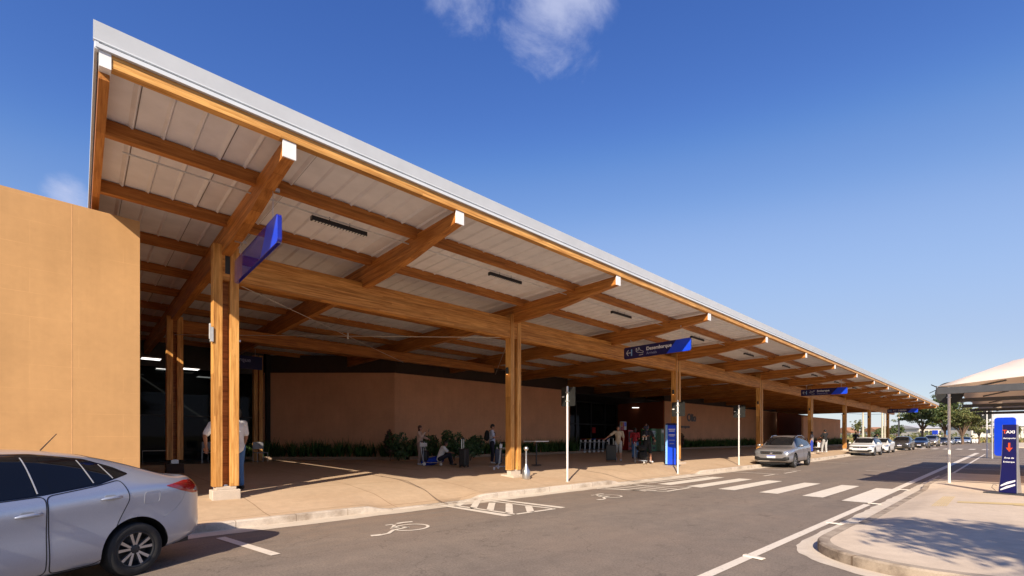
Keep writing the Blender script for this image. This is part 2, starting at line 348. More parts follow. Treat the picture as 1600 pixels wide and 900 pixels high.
# ---------------------------------------------------------------- mesh helpers
class MB:
    def __init__(s): s.v = []; s.f = []; s.m = []
    def add(s, vs, fs, mi=0):
        o = len(s.v); s.v += [tuple(v) for v in vs]; s.f += [tuple(i + o for i in f) for f in fs]; s.m += [mi] * len(fs); return s
    def box(s, x0, x1, y0, y1, z0, z1, mi=0, M=None):
        vs = [(x, y, z) for x in (x0, x1) for y in (y0, y1) for z in (z0, z1)]
        if M is not None: vs = [tuple(M @ Vector(v)) for v in vs]
        return s.add(vs, [(0, 1, 3, 2), (4, 6, 7, 5), (0, 4, 5, 1), (2, 3, 7, 6), (0, 2, 6, 4), (1, 5, 7, 3)], mi)
    def prism(s, pts, axis, a, b, mi=0):
        """polygon pts extruded along axis ('x','y','z') from a to b"""
        def P(u, v, w): return {'x': (w, u, v), 'y': (u, w, v), 'z': (u, v, w)}[axis]
        n = len(pts); ar = sum(pts[i][0] * pts[(i + 1) % n][1] - pts[(i + 1) % n][0] * pts[i][1] for i in range(n))
        if (ar < 0) != (axis == 'y'): pts = pts[::-1]
        vs = [P(u, v, a) for u, v in pts] + [P(u, v, b) for u, v in pts]
        fs = [tuple(range(n))[::-1], tuple(range(n, 2 * n))] + [(i, (i + 1) % n, n + (i + 1) % n, n + i) for i in range(n)]
        return s.add(vs, fs, mi)
    def tube(s, pts, r, seg=8, mi=0, cap=True):
        pts = [Vector(p) for p in pts]; n = len(pts)
        rs = r if isinstance(r, (list, tuple)) else [r] * n
        rings = []; up = None
        for i, p in enumerate(pts):
            t = (pts[min(i + 1, n - 1)] - pts[max(i - 1, 0)]).normalized()
            if up is None: up = t.orthogonal().normalized()
            else:
                up = (up - t * up.dot(t)); up = up.normalized() if up.length > 1e-6 else t.orthogonal().normalized()
            sd = t.cross(up)
            rings.append([p + (up * math.cos(2 * math.pi * k / seg) + sd * math.sin(2 * math.pi * k / seg)) * rs[i] for k in range(seg)])
        vs = [tuple(q) for rg in rings for q in rg]; fs = []
        for i in range(n - 1):
            for k in range(seg):
                a = i * seg + k; b2 = i * seg + (k + 1) % seg; fs.append((a, b2, b2 + seg, a + seg))
        if cap: fs.append(tuple(range(seg))[::-1]); fs.append(tuple(range((n - 1) * seg, n * seg)))
        return s.add(vs, fs, mi)
    def lathe(s, prof, axis='z', c=(0, 0, 0), seg=24, mi=0, cap=True):
        """prof: list of (radius, height)"""
        vs = []; n = len(prof)
        for (r, h) in prof:
            for k in range(seg):
                a = 2 * math.pi * k / seg; u, w = r * math.cos(a), r * math.sin(a)
                p = {'z': (u, w, h), 'y': (w, h, u), 'x': (h, u, w)}[axis]
                vs.append((p[0] + c[0], p[1] + c[1], p[2] + c[2]))
        fs = []
        for i in range(n - 1):
            for k in range(seg):
                a = i * seg + k; b2 = i * seg + (k + 1) % seg; fs.append((a, b2, b2 + seg, a + seg))
        if cap: fs.append(tuple(range(seg))[::-1]); fs.append(tuple(range((n - 1) * seg, n * seg)))
        return s.add(vs, fs, mi)
    def ell(s, c, r, seg=14, rings=8, M=None, mi=0):
        vs = []; 
        for i in range(rings + 1):
            ph = math.pi * i / rings
            for k in range(seg):
                a = 2 * math.pi * k / seg
                p = Vector((r[0] * math.sin(ph) * math.cos(a), r[1] * math.sin(ph) * math.sin(a), r[2] * math.cos(ph)))
                if M is not None: p = M @ p
                vs.append((p.x + c[0], p.y + c[1], p.z + c[2]))
        fs = []
        for i in range(rings):
            for k in range(seg):
                a = i * seg + k; b2 = i * seg + (k + 1) % seg; fs.append((a, a + seg, b2 + seg, b2))
        return s.add(vs, fs, mi)
    def cap(s, p0, p1, r0, r1, seg=10, mi=0):
        """rounded tapered limb"""
        p0, p1 = Vector(p0), Vector(p1); t = (p1 - p0); L = t.length; t = t.normalized() if L > 1e-6 else Vector((0, 0, 1))
        pts = []; rs = []
        for a in (80, 55, 30): pts.append(p0 - t * r0 * math.sin(R(a))); rs.append(r0 * math.cos(R(a)))
        pts.append(p0); rs.append(r0); pts.append(p1); rs.append(r1)
        for a in (30, 55, 80): pts.append(p1 + t * r1 * math.sin(R(a))); rs.append(r1 * math.cos(R(a)))
        up = t.orthogonal().normalized(); sd = t.cross(up); vs = []
        for p, r in zip(pts, rs):
            vs += [tuple(p + (up * math.cos(2 * math.pi * k / seg) + sd * math.sin(2 * math.pi * k / seg)) * r) for k in range(seg)]
        fs = []
        for i in range(len(pts) - 1):
            for k in range(seg):
                a = i * seg + k; b2 = i * seg + (k + 1) % seg; fs.append((a, b2, b2 + seg, a + seg))
        fs.append(tuple(range(seg))[::-1]); fs.append(tuple(range((len(pts) - 1) * seg, len(pts) * seg)))
        return s.add(vs, fs, mi)
    def mesh(s, name='m'):
        me = bpy.data.meshes.new(name); me.from_pydata(s.v, [], s.f); me.update()
        me.polygons.foreach_set('material_index', s.m); return me
    def build(s, name, mat, parent=None, smooth=False, bevel=0, fix=True):
        me = s.mesh(name)
        if fix:
            bm = bmesh.new(); bm.from_mesh(me); bmesh.ops.recalc_face_normals(bm, faces=bm.faces); bm.to_mesh(me); bm.free()
        return link(name, me, mat, parent, smooth, bevel)
def link(name, me, mat, parent=None, smooth=False, bevel=0):
    mi_ = [0] * len(me.polygons); me.polygons.foreach_get('material_index', mi_); me.materials.clear()
    ml_ = mat if isinstance(mat, (list, tuple)) else [mat]
    for m in ml_: me.materials.append(m)
    me.polygons.foreach_set('material_index', [min(i, len(ml_) - 1) for i in mi_])
    if smooth:
        me.polygons.foreach_set('use_smooth', [True] * len(me.polygons))
        if smooth != 'all':
            try: me.set_sharp_from_angle(angle=R(38))
            except Exception: pass
    o = bpy.data.objects.new(name, me); COL.objects.link(o)
    if parent: o.parent = parent
    if bevel:
        b = o.modifiers.new('edge', 'BEVEL'); b.width = bevel; b.segments = 2; b.limit_method = 'ANGLE'; b.angle_limit = R(40)
    return o
def tag(o, label=None, cat=None, group=None, kind=None):
    if label: o['label'] = label
    if cat: o['category'] = cat
    if group: o['group'] = group
    if kind: o['kind'] = kind
    return o
def thing(name, label, cat, loc=(0, 0, 0), rz=0, group=None):
    o = bpy.data.objects.new(name, None); COL.objects.link(o); o.location = loc; o.rotation_euler = (0, 0, rz); o.empty_display_size = .1
    return tag(o, label, cat, group)
def kids(o): return [c for c in COL.objects if c.parent == o]
def dup(o, parent=None, loc=None, rz=None, label=None, scale=None):
    c = o.copy(); COL.objects.link(c)
    if parent is not None: c.parent = parent
    if loc is not None: c.location = loc
    if rz is not None: c.rotation_euler = (0, 0, rz)
    if scale is not None: c.scale = scale
    if label: c['label'] = label
    for ch in kids(o): dup(ch, c)
    return c
def baked(o):
    dg = bpy.context.evaluated_depsgraph_get(); dg.update()
    return bpy.data.meshes.new_from_object(o.evaluated_get(dg))
def drop(o):
    bpy.data.objects.remove(o, do_unlink=True)
def boolean(me, cutters, op='DIFFERENCE', solver='EXACT'):
    o = bpy.data.objects.new('tmp', me); COL.objects.link(o); cs = []
    for cm in cutters:
        c = bpy.data.objects.new('tmpc', cm); COL.objects.link(c); cs.append(c)
        m = o.modifiers.new('b', 'BOOLEAN'); m.operation = op; m.object = c; m.solver = solver
    r = baked(o); drop(o)
    for c in cs: drop(c)
    return r
def text_mesh(txt, size, align='LEFT', ext=.002, bold=0.0, spacing=1.0):
    cu = bpy.data.curves.new('t', 'FONT'); cu.body = txt; cu.size = size; cu.align_x = align; cu.extrude = ext; cu.offset = bold; cu.space_character = spacing
    o = bpy.data.objects.new('t', cu); COL.objects.link(o); me = baked(o); drop(o); return me
def xform(me, M): me.transform(M); me.update(); return me
# ================================================================ SETTING
def smooth01(t): t = max(0., min(1., t)); return t * t * (3 - 2 * t)
def kerb_y(X): return 9.22 + .45 * smooth01((X - 34) / 14)
def kerb_h(X):
    d = 1.0
    for a, b in ((4.95, 7.1), (13.6, 19.2), (78.5, 84.5)):
        k = smooth01((X - a + .55) / .55) * smooth01((b + .55 - X) / .55); d = min(d, 1 - .84 * k)
    return .13 * d
def pave_z(X, Y):
    t = Y - kerb_y(X)
    full = .13 + .075 * min(max(t, 0), 2.9) + .008 * max(0, min(t, 12) - 2.9)
    k = smooth01(t / 1.3)
    return (kerb_h(X)) * (1 - k) + full * k if t < 1.3 else full

def sheet(name, pts, mat, kind='structure', parent=None):
    o = MB().add(pts, [tuple(range(len(pts)))]).build(name, mat, parent, fix=False)
    if o.data.polygons[0].normal.z < 0: o.data.flip_normals()
    if parent is None: o['kind'] = kind
    return o
# terrain to the horizon, with a very gentle roll far away
def ground_mat():
    m, n, l, b = new_mat('dry_terrain')
    v = coords(n, l); f = noise(n, l, v, .03, 6, .6); g = noise(n, l, v, .9, 6, .7)
    c = ramp(n, l, f, ((.35, (.20, .17, .07)), (.5, (.30, .24, .11)), (.7, (.12, .13, .045))))
    c = mixc(n, l, .6, c, ramp(n, l, g, ((.3, (.6, .6, .55)), (.7, (1.15, 1.1, 1)))), 'MULTIPLY')
    l.new(c, b.inputs['Base Color']); b.inputs['Roughness'].default_value = .95
    return m
GRD = ground_mat()
g = MB(); N = 40; ext = 2600.
for i in range(N + 1):
    for j in range(N + 1):
        u = (i / N * 2 - 1); w = (j / N * 2 - 1)
        x = math.copysign(abs(u) ** 2.2, u) * ext + 60; y = math.copysign(abs(w) ** 2.2, w) * ext
        r = math.hypot(x - 60, y); z = -.03 + (mnoise.noise(Vector((x * .004, y * .004, 0))) * 5 * smooth01((r - 420) / 700))
        g.v.append((x, y, z))
for i in range(N):
    for j in range(N):
        a = i * (N + 1) + j; g.f.append((a, a + N + 1, a + N + 2, a + 1)); g.m.append(0)
o = g.build('ground', GRD, smooth=True, fix=False); o['kind'] = 'structure'

sheet('road', [(-70, -60, 0), (170, -60, 0), (170, 9.9, 0), (-70, 9.9, 0)], ASPH)

# left pavement: sheet that drops to the kerb ramps and rises gently towards the terminal
xs = [-30 + i * 1.5 for i in range(20)] + [i * .25 for i in range(0, 90)] + [22.5 + i * 1.0 for i in range(55)] + [77.5 + .25 * i for i in range(31)] + [86 + i * 2. for i in range(16)]
ts = [.15, .35, .6, .9, 1.3, 1.8, 2.4, 2.9, 4, 6, 9, 12, 20, 36]
p = MB()
for X in xs:
    for t in ts:
        Y = kerb_y(X) + t; p.v.append((X, Y, pave_z(X, Y)))
nt = len(ts)
for i in range(len(xs) - 1):
    for j in range(nt - 1):
        if xs[i] >= 86 and ts[j] >= 4: continue
        a = i * nt + j; p.f.append((a, a + nt, a + nt + 1, a + 1)); p.m.append(0)
o = p.build('pavement', PAVE, smooth=True, fix=False); o['kind'] = 'structure'
k = MB(); prof = [(0, 0), (0, .9), (.025, 1.0), (.15, 1.0)]
jit = random.Random(3)
for X in xs:
    h = kerb_h(X); y0 = kerb_y(X)
    e = jit.uniform(-.012, .012)
    for (dy, q) in prof: k.v.append((X, y0 + dy + (e if dy == 0 else 0), -.01 if q == 0 else h * q + (.003 if q == 1 else 0)))
for i in range(len(xs) - 1):
    for j in range(3):
        a = i * 4 + j; k.f.append((a, a + 4, a + 5, a + 1)); k.m.append(0)
o = k.build('kerb', KERB, smooth=True, fix=False); o['kind'] = 'structure'
gt = MB(); jr = random.Random(5)
gx = [-30 + .5 * i for i in range(340)]
for X in gx:
    gt.v.append((X, kerb_y(X) - .44 + jr.uniform(-.025, .025), .004)); gt.v.append((X, kerb_y(X) + .02, .006))
for i in range(len(gx) - 1): gt.f.append((2 * i, 2 * i + 2, 2 * i + 3, 2 * i + 1)); gt.m.append(0)
o = gt.build('gutter', GUTTER, fix=False); o['kind'] = 'structure'

# island on the right: rounded corner, whitewashed kerb, dropped at the zebra crossing
bpts = [(25.7 - .3 * i, 2.0) for i in range(58)]
for a in range(0, 91, 6): bpts.append((8.15 - 1.35 * math.sin(R(a)) ** .85, .65 + 1.35 * math.cos(R(a))))
bpts += [(6.85, .3), (7.0, -.2), (7.3, -.9), (7.75, -1.8), (8.1, -3), (8.3, -5), (8.3, -12)]
nn_ = []
for i, q in enumerate(bpts):
    a = Vector(bpts[max(i - 1, 0)]); b_ = Vector(bpts[min(i + 1, len(bpts) - 1)]); t = (b_ - a).normalized(); nn_.append(Vector((-t.y, t.x)))
def isl_h(x, y): 
    if y < 1.75: return .14
    kk = smooth01((x - 9.3) / 1.2) * smooth01((19.2 - x) / .8); return .14 * (1 - .8 * kk)
# extra apron in front of the near corner
ap = MB(); kb = MB(); tp = MB(); jr = random.Random(9)
for i, (q, nv) in enumerate(zip(bpts, nn_)):
    q = Vector(q); h = isl_h(q.x, q.y); ins = nv if (q + nv - Vector((16, -5))).length < (q - nv - Vector((16, -5))).length else -nv
    e = jr.uniform(-.02, .02)
    o1 = q - ins * (.26 + e); ap.v += [(o1.x, o1.y, .004), (q.x + ins.x * .02, q.y + ins.y * .02, .007)]
    q2 = q + ins * .02; q3 = q + ins * .15
    kb.v += [(q.x, q.y, -.01), (q.x, q.y, h * .86), (q2.x, q2.y, h + .003), (q3.x, q3.y, h + .003)]
    for d in (.15, .3, .5, .7):
        r_ = q + ins * d; kk = smooth01((d - .1) / .6); tp.v.append((r_.x, r_.y, h * (1 - kk) + .14 * kk))
nb = len(bpts)
for i in range(nb - 1):
    ap.f.append((2 * i, 2 * i + 1, 2 * i + 3, 2 * i + 2)); ap.m.append(0)
    for j in range(3): kb.f.append((4 * i + j, 4 * i + j + 1, 4 * i + 5 + j, 4 * i + 4 + j)); kb.m.append(0); tp.f.append((4 * i + j, 4 * i + j + 1, 4 * i + 5 + j, 4 * i + 4 + j)); tp.m.append(0)
nv0 = len(tp.v); tp.v.append((25.7, -12, .14)); tp.f.append(tuple([4 * i + 3 for i in range(nb)] + [nv0])); tp.m.append(0)
o = ap.build('gutter', GUTTER); o['kind'] = 'structure'
o = kb.build('kerb', KERBD, smooth=True); o['kind'] = 'structure'
o = tp.build('pavement', ISLE, smooth=True); o['kind'] = 'structure'
# concrete walk and far kerb beyond the parking bays
def quad(x0, x1, y0, y1, z): return [(x0, y0, z), (x1, y0, z), (x1, y1, z), (x0, y1, z)]
o = MB().box(96, 168, -11, 1.2, -.02, .12).build('pavement', ISLE, bevel=.02); o['kind'] = 'structure'
o = MB().box(52, 96, -26, -9.5, -.02, .12).build('pavement', ISLE, bevel=.02); o['kind'] = 'structure'

# ---------------------------------------------------------------- painted markings
def pxpoly(mb, pts, z=.009, zz=0):
    vs = [(*at(px, py, zz), z) for px, py in pts]
    a = sum(vs[i][0] * vs[(i + 1) % len(vs)][1] - vs[(i + 1) % len(vs)][0] * vs[i][1] for i in range(len(vs)))
    mb.add(vs if a > 0 else vs[::-1], [tuple(range(len(vs)))])
def wpoly(mb, pts, z=.009):
    vs = [(x, y, z) for x, y in pts]
    a = sum(vs[i][0] * vs[(i + 1) % len(vs)][1] - vs[(i + 1) % len(vs)][0] * vs[i][1] for i in range(len(vs)))
    mb.add(vs if a > 0 else vs[::-1], [tuple(range(len(vs)))])
def rect(mb, x0, x1, y0, y1, z=.009): wpoly(mb, [(x0, y0), (x1, y0), (x1, y1), (x0, y1)], z)
def stroke(mb, pts, w, z=.009):
    """flat painted line through points, mitred"""
    P = [Vector(q) for q in pts]; L = []; Rr = []
    for i, q in enumerate(P):
        t = (P[min(i + 1, len(P) - 1)] - P[max(i - 1, 0)]).normalized(); nv = Vector((-t.y, t.x)) * w / 2; L.append(q + nv); Rr.append(q - nv)
    n0 = len(P); mb.add([(q.x, q.y, z) for q in Rr + L], [(i, i + 1, n0 + i + 1, n0 + i) for i in range(n0 - 1)])
zb = MB()
for y in (8.0, 6.98, 5.97, 4.80, 3.72): rect(zb, 14.25, 18.4, y - .24, y + .24)
rect(zb, 13.9, 18.1, 2.42, 3.0)
zb.build('zebra_crossing', CPAINT, fix=False)['kind'] = 'structure'
zb = MB()
for q in range(8): rect(zb, 79, 83.5, 8.3 - 1.15 * q, 8.85 - 1.15 * q)
zb.build('zebra_crossing', CPAINT, fix=False)['kind'] = 'structure'
el = MB()
wpoly(el, [(4.0, 2.50), (4.0, 2.38), (13.55, 2.35), (13.6, 2.49)]); wpoly(el, [(-8, 2.52), (-8, 2.38), (4.0, 2.38), (4.0, 2.50)])
wpoly(el, [(18.1, 2.45), (18.1, 2.62), (63.4, 2.92), (63.6, 2.60)])
stroke(el, [(18.4, 9.0 - .62), (14.2, 8.6)], .10)
el.build('road_edge_line', RPAINT, fix=False)['kind'] = 'structure'
hz = MB()
Z = lambda x, y: (540 + x / 4.444, 760 + y / 4.444)
pxpoly(hz, [Z(650, 135), Z(690, 132), Z(1160, 203), Z(1105, 211)])
pxpoly(hz, [Z(1010, 93), Z(1060, 92), Z(1528, 147), Z(1495, 154)])
inner = [Z(700, 126), Z(950, 97), Z(1452, 158), Z(1180, 196)]
cx = sum(q[0] for q in inner) / 4
def ln(mb, a, b, w): stroke(mb, [at(*a), at(*b)], w)
for a, b in ((0, 1), (1, 2), (2, 3), (3, 0)): ln(hz, inner[a], inner[b], .10)
for a, b in (((810, 118), (775, 136)), ((915, 105), (885, 155)), ((1018, 115), (1003, 168)), ((1135, 122), (1137, 188)), ((1270, 140), (1285, 180))):
    ln(hz, Z(*a), Z(*b), .16)
hz.build('hatched_marking', RPAINT, fix=False)['kind'] = 'structure'
hz = MB()
ring = [(11.6, 8.75), (12.5, 6.95), (14.0, 6.95), (13.4, 8.75)]
for a, b in ((0, 1), (1, 2), (2, 3)): stroke(hz, [ring[a], ring[b]], .10)
for s_ in (.2, .45, .7, .95): stroke(hz, [(11.6 + 1.9 * s_, 8.7), (11.85 + 1.5 * s_, 7.0 + .5 * (1 - s_))], .12)
hz.build('hatched_marking', RPAINT, fix=False)['kind'] = 'structure'
def isa(cx, cy, s=1.0):
    """wheelchair symbol lying with its head towards the kerb"""
    mb = MB(); w = .055 * s
    T = lambda x, y: (cx + x * s, cy + y * s)
    arc = [T(.12 + .31 * math.cos(R(a)), -.05 + .27 * math.sin(R(a))) for a in range(140, -180, -12)]
    stroke(mb, arc, w)
    stroke(mb, [T(.02, .34), T(-.12, .16), T(.10, -.02)], w * 1.2); stroke(mb, [T(-.2, .1), T(.0, .06)], w)
    stroke(mb, [T(.10, -.02), T(-.22, -.06), T(-.42, -.26), T(-.55, -.28)], w * 1.2)
    stroke(mb, [T(-.55, -.28), T(-.62, -.27), T(-.72, -.24)], w * 2.0)
    stroke(mb, [T(.1, .42), T(.26, .44), T(.42, .40)], w * 1.7); stroke(mb, [T(-.12, .42), T(.02, .40)], w)
    mb.build('wheelchair_symbol', RPAINT, fix=False)['kind'] = 'structure'
isa(4.16, 7.3); isa(10.3, 7.45)
tk = MB()
stroke(tk, [(1.64, 8.55), (1.95, 6.8)], .13)
for x in (21.6, 24.6, 33.4, 39.8, 45.9, 52.6, 54.2, 62, 67.5, 72.5): stroke(tk, [(x, 9.0), (x + .1, 6.9)], .12)
stroke(tk, [(22.4, 6.9), (24.0, 6.9)], .10); stroke(tk, [(20.3, 7.0), (21.5, 7.0)], .10)
for x in (26.9, 32.1, 37.3, 42.5, 47.7, 52.9): stroke(tk, [(x, 1.9), (x - .4, -6.5)], .13); stroke(tk, [(x + .1, 3.0), (x + .25, 4.9)], .10)
stroke(tk, [(26.6, 1.95), (60, 2.1)], .10)
for x in (29.5, 34.7, 40, 45): stroke(tk, [(x, -6.5), (x + .3, -14)], .13)
tk.build('parking_lines', LPAINT, fix=False)['kind'] = 'structure'
ya = MB()
for i in range(6):
    u = i / 6.
    a0 = at(1455 + 26 * u, 791, .14); a1 = at(1455 + 26 * u + 2.2, 791, .14); b0 = at(1474 + 20 * u, 776, .14); b1 = at(1474 + 20 * u + 1.7, 776, .14)
    wpoly(ya, [a0, a1, b1, b0], .1465)
pxpoly(ya, [(1497, 783.5), (1602, 787), (1602, 790), (1495, 785.5)], .1465, .14); pxpoly(ya, [(1582, 787), (1610, 788), (1610, 791.5), (1584, 790)], .1485, .14)
ya.build('tactile_paving', YPAINT, fix=False)['kind'] = 'structure'
GROOVE = pm('slot_dark', (.20, .14, .095), .9)
gv = MB()
def pstroke(pts, w, lift=.005):
    P = [at(px, py, z_) for px, py, z_ in pts]
    D = []
    for (a, b) in zip(P[:-1], P[1:]):
        for i in range(8): D.append((a[0] + (b[0] - a[0]) * i / 8, a[1] + (b[1] - a[1]) * i / 8))
    D.append(P[-1]); V = [Vector(q) for q in D]; Ls = []; Rs = []
    for i, q in enumerate(V):
        t = (V[min(i + 1, len(V) - 1)] - V[max(i - 1, 0)]).normalized(); nv = Vector((-t.y, t.x)) * w / 2; Ls.append(q + nv); Rs.append(q - nv)
    n0 = len(V); gv.add([(q.x, q.y, pave_z(q.x, q.y) + lift) for q in Rs + Ls], [(i, i + 1, n0 + i + 1, n0 + i) for i in range(n0 - 1)])
for d in (-2.2, 0, 2.2):
    pstroke([(588 + d * 3, 744.5 + d * .3, .33), (640 + d * 1.6, 756 + d * .7, .28), (695 + d * 2, 780 + d * .2, .12)], .022)
    pstroke([(593 + d, 745 + d * .8, .33), (655 + d, 742.5 + d * .8, .35)], .022)
for i in range(5): pstroke([(679 + i * 1.5, 786 - i * 1.3, .08), (714 + i * 1.5, 781.5 - i * 1.2, .08)], .018)
pstroke([(385, 716, .38), (520, 723, .38), (655, 735, .36)], .05); pstroke([(655, 735, .36), (800, 737, .35)], .03)
pstroke([(916, 733, .35), (1000, 747.5, .14)], .05); pstroke([(820, 724, .37), (905, 731, .36)], .04)
gv.build('drain_slot', GROOVE)['kind'] = 'structure'
# far ridge on the horizon
HILL = pm('far_hill_hazed', (.20, .27, .31), 1, 0, .2, .01)  # distance haze is put into the bluish base colour
h_ = MB(); hn = 60
for i in range(hn + 1):
    a = R(-20 + 75 * i / hn); r = 1700
    zt_ = 17 + 10 * mnoise.noise(Vector((i * .13, 3, 0))) + 5 * mnoise.noise(Vector((i * .5, 1, 0)))
    for (rr, zz) in ((r, -15), (r + 150, zt_), (r + 600, -15)): h_.v.append((rr * math.cos(a), rr * math.sin(a), zz))
for i in range(hn):
    for j in range(2): a = 3 * i + j; h_.f.append((a, a + 1, a + 4, a + 3)); h_.m.append(0)
h_.build('hills', HILL, smooth='all')['kind'] = 'structure'

# ================================================================ TERMINAL
def dz(X): return -.005 * (X - 5)
XG = .17                       # gable end of the roof
RAF = [2.27, 5.36] + [10.59 + 5.43 * i for i in range(14)]
XEND = RAF[-1] + 2.2
YE, YB = 7.24, 37.0
T = thing('terminal_building', 'long airport terminal with a timber-framed canopy, white fascia and terracotta walls', 'building', (0, 0, 0))
def shear(o):
    for v in o.data.vertices: v.co.z += dz(v.co.x)
    return o
# roof deck (sandwich panels) : top sheet and ribbed underside
m = MB(); m.box(XG, XEND, YE + .02, YB, 6.065, 6.14); shear(m.build('roof_deck', ROOFW, T))
m = MB(); m2 = MB(); x = XG + .06; i = 0
while x < XEND - .4:
    m.prism([(x, 6.05), (x + .33, 6.05), (x + .33, 6.043), (x, 6.043)], 'y', YE + .05, YB)
    w_ = .035 if i % 3 else .05
    m.prism([(x + .33 - w_, 6.045), (x + .33, 6.015 if i % 3 else 6.008), (x + .345, 6.015 if i % 3 else 6.008), (x + .36, 6.045)], 'y', YE + .05, YB)
    if i % 3 == 0: m2.box(x + .36, x + .368, YE + .05, YB, 6.034, 6.042)
    x += .363; i += 1
shear(m.build('roof_underside', ROOFU, T)); shear(m2.build('panel_joint', ROOFJ, T))
# eave: tall upstanding fascia, shadow gap, drip strip, outer timber
f_ = MB(); f_.prism([(YE - .03, 6.145), (YE - .03, 6.160), (YE - .075, 6.335), (YE - .05, 6.340), (YE + .02, 6.180), (YE + .02, 6.145)], 'x', XG - .05, XEND + .05)
shear(f_.build('fascia', ROOFW, T))
shear(MB().box(XG - .02, XEND + .02, YE + .0, YE + .05, 6.118, 6.145).build('shadow_gap', TRIMG, T))
shear(MB().prism([(YE - .035, 6.065), (YE - .035, 6.115), (YE + .02, 6.118), (YE + .02, 6.065)], 'x', XG - .03, XEND + .03).build('drip_strip', ROOFW, T))
shear(MB().box(XG - .04, XG, YE - .02, YB, 6.050, 6.220).build('gable_flashing', ROOFW, T))
shear(MB().box(XG - .012, XG + .004, YE + .04, YB, 5.95, 6.050).build('gable_gap', BLACK, T))
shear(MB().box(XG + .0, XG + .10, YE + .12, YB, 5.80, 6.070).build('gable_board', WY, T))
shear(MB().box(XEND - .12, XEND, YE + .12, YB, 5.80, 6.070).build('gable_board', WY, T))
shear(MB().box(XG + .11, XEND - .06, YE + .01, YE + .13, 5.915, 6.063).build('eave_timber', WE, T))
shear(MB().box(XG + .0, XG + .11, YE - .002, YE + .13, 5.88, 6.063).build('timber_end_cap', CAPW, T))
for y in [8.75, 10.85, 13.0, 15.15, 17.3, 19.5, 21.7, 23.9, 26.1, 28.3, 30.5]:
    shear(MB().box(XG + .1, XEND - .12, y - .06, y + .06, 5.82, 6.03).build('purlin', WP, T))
# rafters: tapered towards the eave
tip_y = 7.28
def rafter_mesh():
    m = MB(); m.prism([(tip_y, 5.68), (tip_y, 5.905), (12.0, 5.91), (34, 5.91), (34, 5.36), (11.9, 5.36), (10.2, 5.40), (9.0, 5.50), (8.2, 5.60)], 'x', -.085, .085); return m
r0 = None
for X in RAF:
    if r0 is None:
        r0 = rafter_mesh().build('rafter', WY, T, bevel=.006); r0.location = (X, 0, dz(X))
        cp = MB().box(-.093, .093, tip_y - .014, tip_y + .012, 5.668, 5.912).build('end_cap', CAPW, r0)
        rr = r0
    else: rr = dup(r0, T, (X, 0, dz(X)))
# main longitudinal beams
shear(MB().box(RAF[0] - .18, XEND - 3.6, 11.29, 11.51, 4.86, 5.50).build('main_beam', WX, T, bevel=.006))
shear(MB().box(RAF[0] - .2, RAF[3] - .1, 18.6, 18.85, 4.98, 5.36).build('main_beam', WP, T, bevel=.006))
shear(MB().box(RAF[0] - .02, RAF[0] + .3, 11.285, 11.30, 5.0, 5.4).build('joint_plate', DARKM, T))
for X in (10.7, 21.5, 32.3, 43.2, 54.0, 64.9):
    shear(MB().box(X - .006, X + .006, 11.283, 11.292, 4.87, 5.49).build('beam_joint', ROOFJ, T))
# columns: two posts with a recessed web
COLX = [RAF[0]] + [RAF[2] + 10.86 * i for i in range(7)]
def make_col(zb_, ztop=5.6, w=.235):
    m = MB()
    m.box(-w, -w + .165, -.13, .13, zb_, ztop); m.box(w - .165, w, -.13, .13, zb_, ztop)
    c = m.build('column', WZ, T, bevel=.005)
    MB().box(-w + .16, w - .16, .03, .10, zb_ + .02, ztop - .02).build('web', WP, c)  # darkened timber paints the shade inside the slot
    return c
for i, X in enumerate(COLX):
    gz = pave_z(X, 11.4)
    if i == 0:
        c = make_col(gz + .26); c.location = (X, 11.4, 0)
        MB().box(-.26, .26, -.17, .17, gz - .05, gz + .19).build('plinth', PLINTH, c, bevel=.015)
        MB().box(-.19, .19, -.12, .12, gz + .19, gz + .262).build('foot_block', PLINTH, c, bevel=.01)
        MB().box(-.29, -.235, -.16, -.06, 3.55, 3.85).box(-.31, -.28, -.16, -.1, 3.6, 3.92).build('bracket', GALV, c, bevel=.004)
        MB().box(.235, .27, -.1, -.05, 3.62, 3.66).build('bracket', GALV, c)
    else:
        c = make_col(gz + .20); c.location = (X, 11.4, 0)
        MB().box(-.20, .24, -.10, .10, gz - .02, gz + .21).build('foot_block', PLINTH, c, bevel=.01)
        MB().box(-.34, .34, -.36, .26, gz - .06, gz + .05).build('plinth', PLINTH, c, bevel=.015)
        la = MB().lathe([(.035, -.11), (.045, -.10), (.045, .10), (.035, .11)], 'z', (-.235 - .05, 0, 3.75), 14).build('wall_lamp', BLACK, c, smooth=True)
        MB().lathe([(.03, -.004), (.03, .004)], 'z', (-.285, 0, 3.64), 14).build('lamp_lens', WARM, la)
        MB().box(-.24, -.235 + .002, -.03, .03, 3.7, 3.8).build('lamp_bracket', BLACK, la)
for X in COLX:
    for zz in (5.05, 5.2, 5.35):
        for xx in (-.13, .13): shear(MB().lathe([(.016, -.012), (.016, 0)], 'y', (X + xx, 11.288, zz), 8).build('bolt', DARKM, T)) if X < 40 else None
c = make_col(.84, 5.5, .22); c.location = (RAF[0] + .02, 18.7, 0)
MB().box(-.24, .24, -.16, .16, .36, .72).build('plinth', DBROWN, c, bevel=.01); MB().box(-.1, .1, -.1, .1, .70, .85).build('foot_block', STEEL, c)
c = make_col(.42, 5.5, .20); c.location = (6.35, 25.0, 0)
